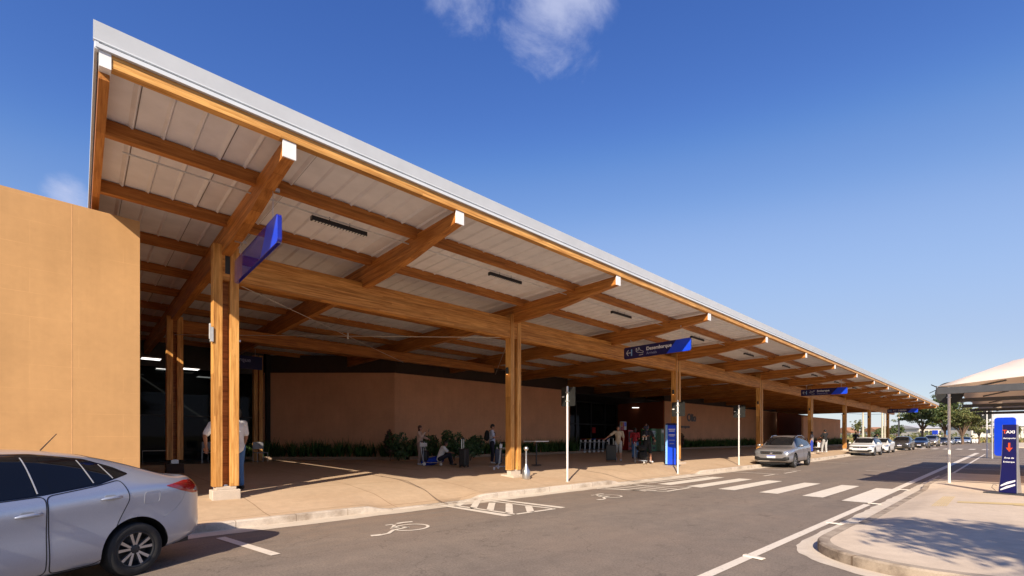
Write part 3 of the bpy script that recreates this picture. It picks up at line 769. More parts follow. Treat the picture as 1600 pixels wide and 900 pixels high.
# bracing cables below the first bay
br = MB(); br.tube([(RAF[0], 18.6, 4.9), (10.59, 11.5, 4.9)], .009, 5); br.tube([(RAF[0] + .2, 11.6, 4.95), (10.59, 18.6, 4.9)], .009, 5)
br.tube([(10.59, 11.6, 4.9), (16.0, 18.6, 4.85)], .009, 5); br.lathe([(.012, 0), (.03, .03), (.03, .2), (.012, .23)], 'z', (6.5, 15.0, 4.8), 8)
br.build('bracing_cable', GALV, T)
# conduit along the lamp row
shear(MB().tube([(XG + .3, 9.02, 5.79), (XEND - .5, 9.02, 5.79)], .014, 6).build('conduit', GALV, T))

# walls under the canopy
YW = 22.5
def wall(parent, name, x0, x1, y0, y1, z0, z1, mat): return MB().box(x0, x1, y0, y1, z0, z1).build(name, mat, parent, bevel=.01)
WT = 4.98
wall(T, 'wall', 12.3, 26.6, YW, YW + .25, .2, WT, TERRA2)
dvec = Vector((-ST, CT)); ca = Vector((12.3, YW)); cb2 = ca + dvec * 7.6; back = Vector((CT, ST)) * .25
MB().prism([tuple(ca), tuple(cb2), tuple(cb2 + back), tuple(ca + back)], 'z', .2, WT - .002).build('wall', TERRA2, T)
wall(T, 'wall', 40.2, 70.5, YW, YW + .25, .2, WT - .05, TERRA2)
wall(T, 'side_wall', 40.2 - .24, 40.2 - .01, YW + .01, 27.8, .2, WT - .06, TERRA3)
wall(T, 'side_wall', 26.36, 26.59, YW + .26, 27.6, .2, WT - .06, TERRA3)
wall(T, 'back_wall', 26.6, 83, 30.2, 30.4, .2, WT + .6, PANEG)
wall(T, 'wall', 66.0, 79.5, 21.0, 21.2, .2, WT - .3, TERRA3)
wall(T, 'wall', 62.8, 79.6, 17.3, 17.5, .3, 4.0, TERRA2)
# dark band and soffit over the rooms, facade of the check-in hall on the left
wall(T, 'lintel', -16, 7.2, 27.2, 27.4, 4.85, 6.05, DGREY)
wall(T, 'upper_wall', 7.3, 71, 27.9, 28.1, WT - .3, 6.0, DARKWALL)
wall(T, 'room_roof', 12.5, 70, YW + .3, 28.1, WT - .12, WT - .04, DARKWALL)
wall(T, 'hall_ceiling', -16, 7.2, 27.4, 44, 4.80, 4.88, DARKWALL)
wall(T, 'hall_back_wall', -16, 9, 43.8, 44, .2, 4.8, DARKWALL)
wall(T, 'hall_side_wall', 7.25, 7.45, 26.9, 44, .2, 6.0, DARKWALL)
wall(T, 'hall_side_wall', .04, .14, 11.5, 27.2, .2, 5.76, TERRA2)  # unseen wall added to stop sun leaking in over the rendered wall
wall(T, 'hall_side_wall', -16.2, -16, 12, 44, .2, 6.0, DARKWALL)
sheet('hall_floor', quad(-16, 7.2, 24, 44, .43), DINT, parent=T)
gl = MB().box(-15.9, 7.2, 27.28, 27.30, .42, 4.85).build('hall_glazing', EGLASS, T)
fr = MB()
for i in range(13): fr.box(-15.8 + i * 1.9, -15.74 + i * 1.9, 27.22, 27.34, .42, 4.85)
fr.box(-15.9, 7.2, 27.2, 27.36, 2.55, 2.62); fr.build('hall_glazing_frame', BLACK, T)
# entrance glazing
gl = MB().box(26.6, 39.9, 27.50, 27.52, .42, 4.85).build('entrance_glazing', EGLASS, T)
fr = MB()
for x in (26.7, 28.9, 31.1, 33.3, 35.5, 37.7, 39.7): fr.box(x - .06, x + .06, 27.42, 27.58, .42, 4.86)
for z in (.45, 2.75, 4.82): fr.box(26.6, 39.95, 27.43, 27.57, z - .06, z + .06)
fr.build('entrance_frame', BLACK, T)
# dark panels above the walls, put in to darken the band under the roof
wall(T, 'upper_wall', 12.45, 26.5, YW + .12, YW + .2, WT, 5.88, DBROWN)
wall(T, 'upper_wall', 40.3, 70.2, YW + .12, YW + .2, WT - .06, 5.8, DBROWN)
wall(T, 'upper_wall', 26.5, 40.3, 24.6, 24.7, 4.9, 5.84, DBROWN)
MB().prism([tuple(ca + back * .5), tuple(cb2 + back * .5), tuple(cb2 + back * .8), tuple(ca + back * .8)], 'z', WT - .01, 5.92).build('upper_wall', DBROWN, T)
# lettering fixed to the wall by the entrance
LET = pm('lettering_dark_bronze', (.09, .085, .08), .35, .4)
def wall_text(txt, size, x, z, mat, bold=0.01):
    me = text_mesh(txt, size, 'LEFT', .02, bold); xform(me, Matrix.Translation((x, YW - .03, z)) @ Matrix.Rotation(R(90), 4, 'X')); return link('wall_lettering', me, mat, T)
wall_text('Olio', 1.05, 44.5, 3.15, LET, .03); wall_text('aeroporto', .42, 43.3, 2.45, LET, .006)

# sunlit rendered wall on the left
Wl = MB(); pts = []
for i in range(13):
    X = .84 - i * .9; pts.append((X, 11.19 + (.0 if i < 2 else -.012 * (i - 1) ** 1.6)))
top = [5.63 + .018 * i for i in range(13)]
for (x, y), z in zip(pts, top): Wl.v += [(x, y, .1), (x, y, z), (x, y + .22, z), (x, y + .22, .1)]
for i in range(12):
    for j in range(4): a = 4 * i + j; b_ = 4 * i + (j + 1) % 4; Wl.f.append((a, b_, b_ + 4, a + 4)); Wl.m.append(0)
Wl.f.append((0, 1, 2, 3)); Wl.m.append(0); Wl.f.append((48, 51, 50, 49)); Wl.m.append(0)
o = Wl.build('rendered_wall', TERRA, smooth=True)
tag(o, 'tall sunlit terracotta rendered wall standing behind the silver saloon at the left edge', 'wall')
j = MB().box(-.015, .015, 11.255, 11.262, .3, 5.66); j.m = [0] * 6
MB().box(-.095, -.083, 11.1875, 11.190, .25, 5.635).build('expansion_joint', pm('joint_line', (.58, .33, .15), .9), o)

# ================================================================ CARS
def interp(tab, x):
    if x <= tab[0][0]: return tab[0][1]
    for (a, va), (b, vb) in zip(tab[:-1], tab[1:]):
        if x <= b:
            t = (x - a) / (b - a); return va + (vb - va) * t
    return tab[-1][1]
def body_mesh(S):
    """S: dict of tables against x (front 0 -> rear L)"""
    L = S['L']; st = S['st']; verts = []; faces = []
    K = 12
    for x in st:
        zt, zs, zb, wm, wt = (interp(S[k], x) for k in ('zt', 'zs', 'zb', 'wm', 'wt'))
        cab = max(0., min(1., (zt - zs - .10) / .25))
        zl = zb + (zs - zb) * .30; zm = zb + (zs - zb) * .62
        sec = [(0, zb), (wm * .72, zb), (wm - .055, zb + .015), (wm - .012, zb + (zs - zb) * .12), (wm - .002, zl), (wm - .024, zm), (wm - .004, zs - .085), (wm - .045, zs - .01)]
        ws = wm - .075
        z1 = zs + (zt - zs) * .42; z2 = zs + (zt - zs) * .82
        if cab > 0: sec += [(ws + (wt - ws) * .40 + .012 * cab, z1), (wt + .015, z2), (wt * .80, zt - .018 * cab - .004)]
        else: sec += [(ws - .05, zs + (zt - zs) * .45), (wt, zs + (zt - zs) * .75), (wt * .6, zt - .004)]
        sec.append((0, zt))
        ring = [(x, y, z) for y, z in sec] + [(x, -y, z) for y, z in sec[-2:0:-1]]
        verts += ring
    n = 2 * K - 2
    for i in range(len(st) - 1):
        for k in range(n):
            a = i * n + k; b = i * n + (k + 1) % n; faces.append((a, b, b + n, a + n))
    # end caps: centre columns
    def capf(base, flip):
        for k in range(K - 1):
            a, b = base + k, base + k + 1; c_, d = base + (n - k - 1) % n, base + (n - k) % n
            q = [a, b, c_, d] if k else [a, b, (base + n - 1)]
            if k == K - 2: q = [a, b, c_] if b != c_ else [a, b, d]
            q = [v for i, v in enumerate(q) if v not in q[:i]]
            faces.append(tuple(q[::-1] if flip else q))
    capf(0, True); capf((len(st) - 1) * n, False)
    me = bpy.data.meshes.new('body'); me.from_pydata(verts, [], faces); me.update()
    bm = bmesh.new(); bm.from_mesh(me); bmesh.ops.recalc_face_normals(bm, faces=bm.faces); bm.to_mesh(me); bm.free()
    o = bpy.data.objects.new('tmp', me); COL.objects.link(o)
    m = o.modifiers.new('s', 'SUBSURF'); m.levels = 2; m.render_levels = 2
    r = baked(o); drop(o); return r
def inflate(me, d):
    c = me.copy(); bm = bmesh.new(); bm.from_mesh(c); bm.normal_update()
    for v in bm.verts: v.co += v.normal * d
    bm.to_mesh(c); bm.free(); return c
def cutter(fn, *a, **k):
    m = MB(); getattr(m, fn)(*a, **k); me = m.mesh('c'); bm = bmesh.new(); bm.from_mesh(me); bmesh.ops.recalc_face_normals(bm, faces=bm.faces); bm.to_mesh(me); bm.free(); return me
def rpoly(pts, r=.03, n=4):
    """round the corners of an outline"""
    out = []; N = len(pts)
    for i in range(N):
        p = Vector(pts[i]); a = Vector(pts[i - 1]); b = Vector(pts[(i + 1) % N])
        la = (a - p).length; lb = (b - p).length; q = min(r, la * .4, lb * .4)
        s_ = p + (a - p).normalized() * q; e = p + (b - p).normalized() * q
        for k in range(n + 1):
            t = k / n; out.append(tuple((1 - t) ** 2 * s_ + 2 * t * (1 - t) * p + t * t * e))
    return out
def band(pts, w):
    """closed outline of a thin band following an open line in (x,z)"""
    P = [Vector(p) for p in pts]; A = []; B = []
    for i, p in enumerate(P):
        t = (P[min(i + 1, len(P) - 1)] - P[max(i - 1, 0)]).normalized(); nv = Vector((-t.y, t.x)) * w / 2; A.append(tuple(p + nv)); B.append(tuple(p - nv))
    return A + B[::-1]
def ring_shell(base, d, closed, w, s_):
    """thin conformal line around a closed outline, made from two open halves"""
    P = list(closed); n = len(P); h = n // 2; bm = bmesh.new()
    for part in (P[:h + 1], P[h:] + [P[0]]):
        r = shell(inflate(base, d), base, band(part, w), s_); bm.from_mesh(r)
    me = bpy.data.meshes.new('ring'); bm.to_mesh(me); bm.free(); return me
def shell(me_inf, me_in, outline, side=0, axis='y', lo=.25, hi=1.4, solid=True):
    """conformal panel: inflated body intersected with a prism of the outline; side -1/+1 (axis y) or front/rear (axis x)"""
    a, b = (lo, hi) if side > 0 else ((-hi, -lo) if side < 0 else (-hi, hi))
    if axis == 'x': a, b = lo, hi
    c = cutter('prism', list(outline), axis, a, b)
    r = boolean(me_inf.copy(), [c], 'INTERSECT')
    return r
WSEG = 40
def make_wheel(parent, x, y, r, out, rim_r, style=5, w=.19):
    """out = +1/-1 direction of the outer face along y"""
    c = (x, y, r); s = out
    tp = [(rim_r, -w * .5), (r * .90, -w * .52), (r * .975, -w * .44), (r, -w * .30), (r, w * .30), (r * .975, w * .44), (r * .90, w * .52), (rim_r + .012, w * .50), (rim_r, w * .46)]
    t = MB().lathe([(q, h * s) for q, h in tp], 'y', c, WSEG, 0, False).build('wheel', TYRE, parent, smooth=True)
    rm = MB(); rm.lathe([(rim_r, -w * .4 * s), (rim_r, .46 * w * s), (rim_r - .006, .48 * w * s), (rim_r - .018, .46 * w * s), (rim_r - .022, .30 * w * s), (rim_r * .9, -.1 * w * s), (.03, -.12 * w * s)], 'y', c, WSEG, 0, False)
    rm.lathe([(.001, .40 * w * s), (.03, .40 * w * s), (.062, .34 * w * s), (.066, .1 * w * s)], 'y', c, 20, 0)
    for k in range(style):
        for d in (-1, 1):
            a = 2 * math.pi * k / style + math.pi / 2 + d * .17; a2 = 2 * math.pi * k / style + math.pi / 2 + d * .27
            p0 = Vector((math.cos(a) * .05, 0, math.sin(a) * .05)); p1 = Vector((math.cos(a2) * (rim_r - .012), 0, math.sin(a2) * (rim_r - .012)))
            t_ = (p1 - p0).normalized(); nv = Vector((-t_.z, 0, t_.x)); vs = []
            for (p, hw, h1) in ((p0, .012, .37), (p1, .017, .42)):
                for q in (-1, 1):
                    for hh in (h1 - .16, h1): vs.append((p.x + nv.x * hw * q + c[0], c[1] + hh * w * s, p.z + nv.z * hw * q + c[2]))
            rm.add(vs, [(0, 1, 3, 2), (4, 6, 7, 5), (0, 4, 5, 1), (2, 3, 7, 6), (0, 2, 6, 4), (1, 5, 7, 3)], 1)
    o = rm.build('rim', [DARKM, RIMS], t, smooth=True)
    for k in range(5):
        a = 2 * math.pi * k / 5 + .3; MB().ell((c[0] + .042 * math.cos(a), c[1] + .395 * w * s, c[2] + .042 * math.sin(a)), (.008, .006, .008), 8, 5).build('wheel_nut', DARKM, t, smooth=True)
    return t
def make_car(name, label, cat, S, paint, loc, group='cars parked along the terminal kerb'):
    C = thing(name, label, cat, loc, 0, group)
    me = body_mesh(S); r = S['r']; fx, rx = S['axles']; L = S['L']
    ar = S.get('arch', r * 1.18)
    arches = [cutter('lathe', [(ar, s_ * .52), (ar, s_ * 1.3)], 'y', (x, 0, r * 1.03), 40) for x in (fx, rx) for s_ in (-1, 1)]
    inf = inflate(me, .0035); inf2 = inflate(me, .0012)
    wb = boolean(me.copy(), [a.copy() for a in arches])
    wb.materials.clear()
    for p in wb.polygons:
        c = p.center; mi = 0
        for x in (fx, rx):
            if math.hypot(c.x - x, c.z - r * 1.03) < ar + .004 and abs(c.y) < S['wmax'] - .004 and (math.hypot(c.x - x, c.z - r * 1.03) < ar - .02 or abs((Vector((p.normal.x, 0, p.normal.z)).length) - 1) < .02): mi = 1
        p.material_index = mi
    link('body', wb, [paint, BLACK], C, smooth=True)
    cuts = lambda: [a.copy() for a in arches]
    G = S['glass']
    for s_ in (-1, 1):
        for nm in ('w1', 'w2', 'w3'):
            if nm in G: link('side_window', shell(inf, me, rpoly(G[nm], .03), s_), CGLASS, C, smooth=True)
        # window surround
        if 'dlo' in G: link('window_surround', shell(inf2, me, rpoly(G['dlo'], .03), s_), CGLASS, C, smooth=True)
        for q in G.get('glint_strips', ()): link('window_glint', shell(inflate(me, .005), me, band(q, .010), s_), GALV, C, smooth=True)  # bright strips on the side glass, drawn in as reflections
        for d in S['doors']:
            dr = link('door', boolean(shell(inf2, me, rpoly(d['o'], .06), s_), cuts()), paint, C, smooth=True)
            sm_ = boolean(ring_shell(me, .0028, rpoly(d['o'], .06), .009, s_), cuts())
            link('door_seam', sm_, BLACK, dr, smooth=True)
            hx, hz = d['h']; wy = S['wmax'] - .012
            hb = MB(); hb.tube([(hx - .10, s_ * (wy + .010), hz - .006), (hx - .07, s_ * (wy + .03), hz), (hx, s_ * (wy + .036), hz + .004), (hx + .07, s_ * (wy + .032), hz + .004), (hx + .10, s_ * (wy + .012), hz + .002)], [.010, .017, .019, .020, .014], 10)
            link('handle', hb.mesh('h'), paint if paint is not WHITEC else paint, dr, smooth=True)
            dish = shell(inflate(me, .003), me, rpoly([(hx - .06, hz - .03), (hx + .05, hz - .03), (hx + .05, hz + .035), (hx - .06, hz + .035)], .03), s_)
            link('handle_recess', dish, TRIMG, dr, smooth=True)
        link('tail_lamp', shell(inf, me, rpoly(S['tail'], .03), s_), TRED, C, smooth=True)
        if 'tail2' in S: link('reversing_lamp', shell(inflate(me, .005), me, rpoly(S['tail2'], .02), s_), TCLR, C, smooth=True)
        link('headlight', shell(inf, me, rpoly(S['head'], .03), s_, lo=.52), HEADL, C, smooth=True)
        link('sill_trim', boolean(shell(inf, me, S['sill'], s_), cuts()), S.get('sillm', BLACK), C, smooth=True)
        for q in S.get('lines', ()): link('panel_seam', boolean(shell(inf2, me, band(q, .006), s_), cuts()), TRIMG, C, smooth=True)
        mx, mz = S['mirror']; wy = S['wmax']
        mr = MB().ell((mx, s_ * (wy + .09), mz), (.07, .11, .075), 14, 8).build('mirror', paint, C, smooth=True)
        MB().box(mx + .02, mx + .06, s_ * wy - .1, s_ * wy + .06, mz - .05, mz - .02).build('mirror_arm', BLACK, mr)
        make_wheel(C, fx, s_ * (S['wmax'] - .115), r, s_, S['rim']); make_wheel(C, rx, s_ * (S['wmax'] - .115), r, s_, S['rim'])
    if 'fuel' in S:
        fo = rpoly(S['fuel'], .03); link('fuel_flap', ring_shell(me, .0022, fo, .005, 1), TRIMG, C, smooth=True)
        link('fuel_flap', ring_shell(me, .0022, fo, .005, -1), TRIMG, C, smooth=True)
    # windscreens: side-view bands limited in width
    def screen(nm, x0, x1, mrg, mat=CGLASS):
        pts = G[nm]; c = cutter('prism', pts, 'y', -mrg, mrg)
        rr = boolean(inf.copy(), [c], 'INTERSECT'); link('windscreen' if nm == 'ws' else 'rear_window', rr, mat, C, smooth=True)
    screen('ws', 0, 0, G['wsw']); screen('rs', 0, 0, G['rsw'])
    # front end pieces (outlines in y,z)
    for nm, mat, out, d in S['front']:
        link(nm, shell(inflate(me, d), me, out, axis='x', lo=-.3, hi=S.get('fd', .55)), mat, C, smooth=True)
    for nm, mat, out, d in S['rear']:
        link(nm, shell(inflate(me, d), me, out, axis='x', lo=L - .5, hi=L + .3), mat, C, smooth=True)
    for nm, x, y, z, w, h in S['plates']:
        sg = -1 if x < L / 2 else 1
        pl = MB().box(x - .006, x + .006, y - w / 2, y + w / 2, z - h / 2, z + h / 2).build('licence_plate', PLATE, C)
        MB().box(x + sg * .006, x + sg * .008, y - w / 2 + .004, y + w / 2 - .004, z + h / 2 - .03, z + h / 2 - .004).build('plate_band', BLUE, pl)
    MB().box(fx + .5, rx - .5, -.6, .6, .16, .3).build('underbody', BLACK, C)
    MB().box(rx + .45, L - .16, -.6, .6, .22, .34).build('underbody', BLACK, C); MB().box(.18, fx - .42, -.6, .6, .20, .34).build('underbody', BLACK, C)
    if S.get('antenna'): MB().tube([S['antenna'][0], S['antenna'][1]], [.006, .004], 6).build('antenna', BLACK, C)
    if S.get('rails'):
        for s_ in (-1, 1):
            x0, x1, yy, zz = S['rails']
            n_ = 9; pts = [(x0 + (x1 - x0) * i / (n_ - 1), s_ * yy, interp(S['zt'], x0 + (x1 - x0) * i / (n_ - 1)) + zz * math.sin(math.pi * min(1, max(0, i / (n_ - 1))) ) ** .3 - .085) for i in range(n_)]
            MB().tube(pts, .016, 8).build('roof_rail', CHROME, C, smooth=True)
    return C
def sym(pts): return list(pts) + [(-y, z) for y, z in reversed(pts)]
SEDAN = dict(L=4.36, r=.302, rim=.205, arch=.365, wmax=.855, axles=(.84, 3.40),
  st=[0, .03, .10, .25, .5, .84, 1.1, 1.3, 1.5, 1.75, 2.0, 2.3, 2.6, 2.9, 3.15, 3.4, 3.6, 3.8, 3.95, 4.08, 4.18, 4.26, 4.32, 4.36],
  zt=[(0, .56), (.03, .66), (.10, .74), (.25, .80), (.5, .87), (.84, .93), (1.1, .985), (1.3, 1.06), (1.5, 1.20), (1.75, 1.345), (2.0, 1.435), (2.3, 1.475), (2.6, 1.48), (2.9, 1.455), (3.15, 1.41), (3.4, 1.33), (3.6, 1.25), (3.8, 1.165), (3.95, 1.12), (4.08, 1.115), (4.18, 1.11), (4.26, 1.07), (4.32, .93), (4.36, .70)],
  zs=[(0, .52), (.10, .66), (.25, .73), (.5, .80), (.84, .86), (1.1, .90), (1.5, .93), (2.1, .965), (2.6, 1.0), (3.0, 1.03), (3.4, 1.06), (3.8, 1.06), (4.1, 1.04), (4.26, .98), (4.32, .86), (4.36, .66)],
  zb=[(0, .36), (.10, .24), (.3, .20), (.8, .19), (3.4, .19), (3.9, .23), (4.2, .30), (4.32, .36), (4.36, .46)],
  wm=[(0, .50), (.03, .60), (.10, .70), (.25, .79), (.5, .835), (.84, .855), (3.5, .855), (3.8, .845), (4.0, .82), (4.15, .775), (4.26, .71), (4.32, .64), (4.36, .54)],
  wt=[(0, .35), (.25, .55), (.84, .62), (1.1, .66), (1.3, .66), (1.75, .57), (2.3, .555), (2.9, .55), (3.4, .56), (3.8, .61), (4.1, .62), (4.26, .55), (4.36, .40)],
  glass=dict(w1=[(1.50, .965), (1.72, .975), (2.50, 1.025), (2.50, 1.40), (2.28, 1.415), (2.02, 1.38), (1.76, 1.27), (1.58, 1.11)],
             w2=[(2.63, 1.035), (2.99, 1.085), (2.955, 1.35), (2.86, 1.385), (2.63, 1.405)],
             w3=[(3.03, 1.09), (3.20, 1.125), (3.13, 1.30), (2.995, 1.345)],
             dlo=[(1.20, .955), (2.55, 1.015), (3.05, 1.075), (3.40, 1.17), (3.27, 1.255), (3.02, 1.36), (2.6, 1.425), (2.25, 1.43), (1.98, 1.39), (1.72, 1.28), (1.45, 1.11)],
             glint_strips=[[(2.52, 1.04), (2.50, 1.39)], [(3.01, 1.10), (2.955, 1.345)], [(3.21, 1.135), (3.14, 1.29)]],
             ws=[(1.14, .995), (1.14, 1.6), (1.93, 1.6), (1.93, 1.36), (1.93, 1.30), (1.50, 1.06)], wsw=.56,
             rs=[(3.12, 1.6), (3.12, 1.28), (3.74, 1.04), (3.74, 1.6)], rsw=.50),
  doors=[dict(o=[(1.36, .26), (2.555, .24), (2.565, 1.01), (1.30, .95), (1.22, .6)], h=(2.42, .845)),
         dict(o=[(2.585, .24), (2.97, .235), (3.10, .30), (3.19, .62), (3.33, .90), (3.27, 1.115), (3.03, 1.065), (2.575, 1.005)], h=(3.13, .925))],
  tail=[(3.74, 1.0), (3.95, .92), (4.12, .87), (4.40, .86), (4.40, 1.03), (4.02, 1.045)], tail2=[(4.13, .90), (4.40, .88), (4.40, .95), (4.22, .955)],
  head=[(-.1, .62), (.15, .60), (.55, .68), (.62, .80), (.40, .79), (.1, .72), (-.1, .70)],
  sill=[(1.22, .14), (3.04, .14), (3.04, .222), (1.22, .222)], sillm=None,
  lines=[[(3.70, .62), (3.86, .70), (3.97, .80), (4.02, .93)]],
  fuel=[(3.48, .81), (3.66, .82), (3.67, .95), (3.49, .945)],
  mirror=(1.42, 1.02), antenna=((2.95, 0, 1.445), (3.10, 0, 1.63)),
  front=[('grille', BLACK, rpoly(sym([(0, .235), (.45, .25), (.62, .36), (.55, .46), (0, .48)]), .03), .003), ('grille_bar', CHROME, rpoly(sym([(0, .60), (.5, .62), (.5, .635), (0, .625)]), .01), .006)],
  rear=[('boot_seam', TRIMG, rpoly(sym([(0, .79), (.58, .79), (.58, .796), (0, .796)]), .001), .002)],
  plates=[('p', -.012, 0, .42, .40, .13), ('p', 4.372, 0, .74, .40, .13)])
SUV = dict(L=4.60, r=.355, rim=.245, arch=.425, wmax=.92, axles=(.86, 3.64),
  st=[0, .03, .10, .25, .5, .86, 1.1, 1.3, 1.5, 1.75, 2.0, 2.4, 2.8, 3.2, 3.6, 3.9, 4.1, 4.28, 4.42, 4.52, 4.57, 4.60],
  zt=[(0, .72), (.03, .86), (.10, .93), (.25, .98), (.5, 1.02), (.86, 1.06), (1.1, 1.10), (1.3, 1.19), (1.5, 1.33), (1.75, 1.49), (2.0, 1.60), (2.4, 1.665), (2.8, 1.68), (3.2, 1.675), (3.6, 1.655), (3.9, 1.63), (4.1, 1.60), (4.28, 1.50), (4.42, 1.30), (4.52, 1.10), (4.57, .95), (4.60, .76)],
  zs=[(0, .66), (.10, .84), (.25, .91), (.5, .95), (.86, .99), (1.3, 1.03), (2.0, 1.06), (3.0, 1.09), (3.8, 1.11), (4.2, 1.11), (4.42, 1.05), (4.52, .98), (4.60, .70)],
  zb=[(0, .42), (.10, .28), (.3, .25), (.8, .26), (3.7, .26), (4.2, .30), (4.45, .34), (4.60, .48)],
  wm=[(0, .66), (.03, .74), (.10, .82), (.25, .88), (.5, .91), (.86, .92), (3.7, .92), (4.1, .905), (4.35, .87), (4.50, .81), (4.60, .68)],
  wt=[(0, .5), (.25, .66), (.86, .72), (1.3, .72), (1.75, .64), (2.4, .62), (3.6, .61), (4.1, .62), (4.35, .66), (4.6, .5)],
  glass=dict(w1=[(1.52, 1.08), (2.46, 1.105), (2.46, 1.575), (2.15, 1.56), (1.86, 1.45), (1.62, 1.24)],
             w2=[(2.55, 1.108), (3.44, 1.135), (3.40, 1.56), (3.0, 1.585), (2.55, 1.58)],
             w3=[(3.52, 1.14), (4.02, 1.20), (3.90, 1.48), (3.48, 1.555)],
             dlo=[(1.30, 1.05), (2.5, 1.09), (3.6, 1.12), (4.12, 1.19), (4.0, 1.46), (3.6, 1.57), (3.0, 1.605), (2.3, 1.60), (1.98, 1.545), (1.6, 1.32)],
             ws=[(1.14, 1.13), (1.14, 1.8), (1.98, 1.8), (1.98, 1.50), (1.90, 1.44), (1.50, 1.18)], wsw=.64,
             rs=[(4.12, 1.8), (4.12, 1.50), (4.36, 1.18), (4.70, 1.12), (4.7, 1.8)], rsw=.56),
  doors=[dict(o=[(1.42, .34), (2.50, .34), (2.51, 1.08), (1.36, 1.04), (1.30, .7)], h=(2.34, .94)),
         dict(o=[(2.53, .34), (3.16, .34), (3.30, .78), (3.47, 1.0), (3.48, 1.11), (2.53, 1.085)], h=(3.26, .965))],
  tail=[(4.10, 1.0), (4.65, .90), (4.65, 1.06), (4.2, 1.10)],
  head=[(-.1, .74), (.10, .73), (.50, .80), (.62, .88), (.42, .90), (.1, .86), (-.1, .85)],
  sill=[(.3, .2), (4.2, .2), (4.2, .335), (.3, .335)], sillm=DARKM,
  mirror=(1.50, 1.12), rails=(2.05, 3.95, .60, .06),
  front=[('grille', BLACK, rpoly(sym([(0, .69), (.50, .70), (.53, .845), (0, .845)]), .02), .003),
         ('bumper_intake', BLACK, rpoly(sym([(0, .36), (.60, .36), (.80, .42), (.80, .56), (.62, .57), (.50, .50), (0, .49)]), .02), .003),
         ('skid_strip', CHROME, rpoly(sym([(0, .335), (.62, .335), (.62, .362), (0, .362)]), .01), .006),
         ('grille_bar', CHROME, rpoly(sym([(0, .765), (.50, .765), (.50, .778), (0, .778)]), .004), .006)],
  rear=[('rear_bumper', BLACK, rpoly(sym([(0, .34), (.78, .34), (.78, .50), (0, .50)]), .02), .003)],
  plates=[('p', -.018, 0, .57, .40, .13), ('p', 4.612, 0, .90, .40, .13)])
SEDAN['sillm'] = BLACK
NEAR = make_car('silver_saloon', 'silver saloon cut off by the left edge, one rear wheel showing', 'car', SEDAN, SILVER, (-2.872, 5.92, 0))
NEAR.rotation_euler[2] = R(30)
SUV1 = make_car('silver_suv', 'grey-silver SUV with roof rails and a blue-banded plate, nearest to the zebra crossing', 'car', SUV, SILVER2, (26.0, 8.62, 0))
SUV1.rotation_euler[2] = R(3)
# round badge and fog lamps on the SUV front
bd = MB().lathe([(.060, 0), (.060, -.012), (.050, -.014)], 'x', (-.002, 0, .755), 24).build('badge_ring', CHROME, SUV1, smooth=True)
bv = MB()
for s_ in (-1, 1):
    bv.tube([(-.020, s_ * .030, .792), (-.020, s_ * .012, .757), (-.020, 0, .782)], .004, 6); bv.tube([(-.020, s_ * .044, .775), (-.020, s_ * .018, .715), (-.020, 0, .748)], .004, 6)
bv.build('badge_mark', CHROME, bd)
def recolour(o, paint, old):
    for c in kids(o):
        if c.type == 'MESH':
            for i, mt in enumerate(c.data.materials):
                if mt == old:
                    c.data = c.data.copy(); c.data.materials[i] = paint
        recolour(c, paint, old)
def copy_car(src, name, label, paint, old, loc, sc=(1, 1, 1)):
    c = dup(src, None, loc, 0, label, sc); c.name = name; recolour(c, paint, old); return c
copy_car(SUV1, 'white_suv', 'white SUV with black grille parked behind the silver SUV', WHITEC, SILVER2, (47.4, 8.95, 0), (.95, .97, .93))
copy_car(NEAR, 'white_saloon', 'small white saloon tucked behind the white SUV', WHITEC, SILVER, (56.6, 9.35, 0))
copy_car(SUV1, 'graphite_crossover', 'graphite crossover parked behind the white saloon', DARKC, SILVER2, (69.5, 9.4, 0), (1, 1, .98))
copy_car(NEAR, 'black_saloon', 'black saloon between the graphite crossover and the champagne SUV', BLACKC, SILVER, (84.5, 9.35, 0), (1, 1, 1.04))
copy_car(SUV1, 'champagne_suv', 'champagne-coloured boxy SUV parked behind the black saloon', BEIGEC, SILVER2, (98, 9.6, 0), (1.05, 1.02, 1.1))
copy_car(NEAR, 'grey_saloon', 'dark grey saloon behind the champagne SUV, partly hidden by the signpost', DARKC, SILVER, (116, 9.8, 0), (1.05, 1, 1))
copy_car(NEAR, 'pale_saloon', 'pale blue-grey saloon, first of the three small cars at the far end of the row', BLUEC, SILVER, (125, 9.6, 0), (1.05, 1, 1))
copy_car(NEAR, 'pale_saloon', 'silver saloon, middle one of the three small cars at the far end of the row', SILVER, SILVER2, (135, 9.0, 0), (1.05, 1, 1))
copy_car(NEAR, 'pale_saloon', 'silver-blue saloon, last car at the far end of the row', BLUEC, SILVER, (146, 8.2, 0), (1.05, 1, 1.02))
c_ = copy_car(NEAR, 'white_hatchback', 'white car parked on the forecourt beyond the terminal, seen between two columns', WHITEC, SILVER, (92, 21, 0)); del c_['group']

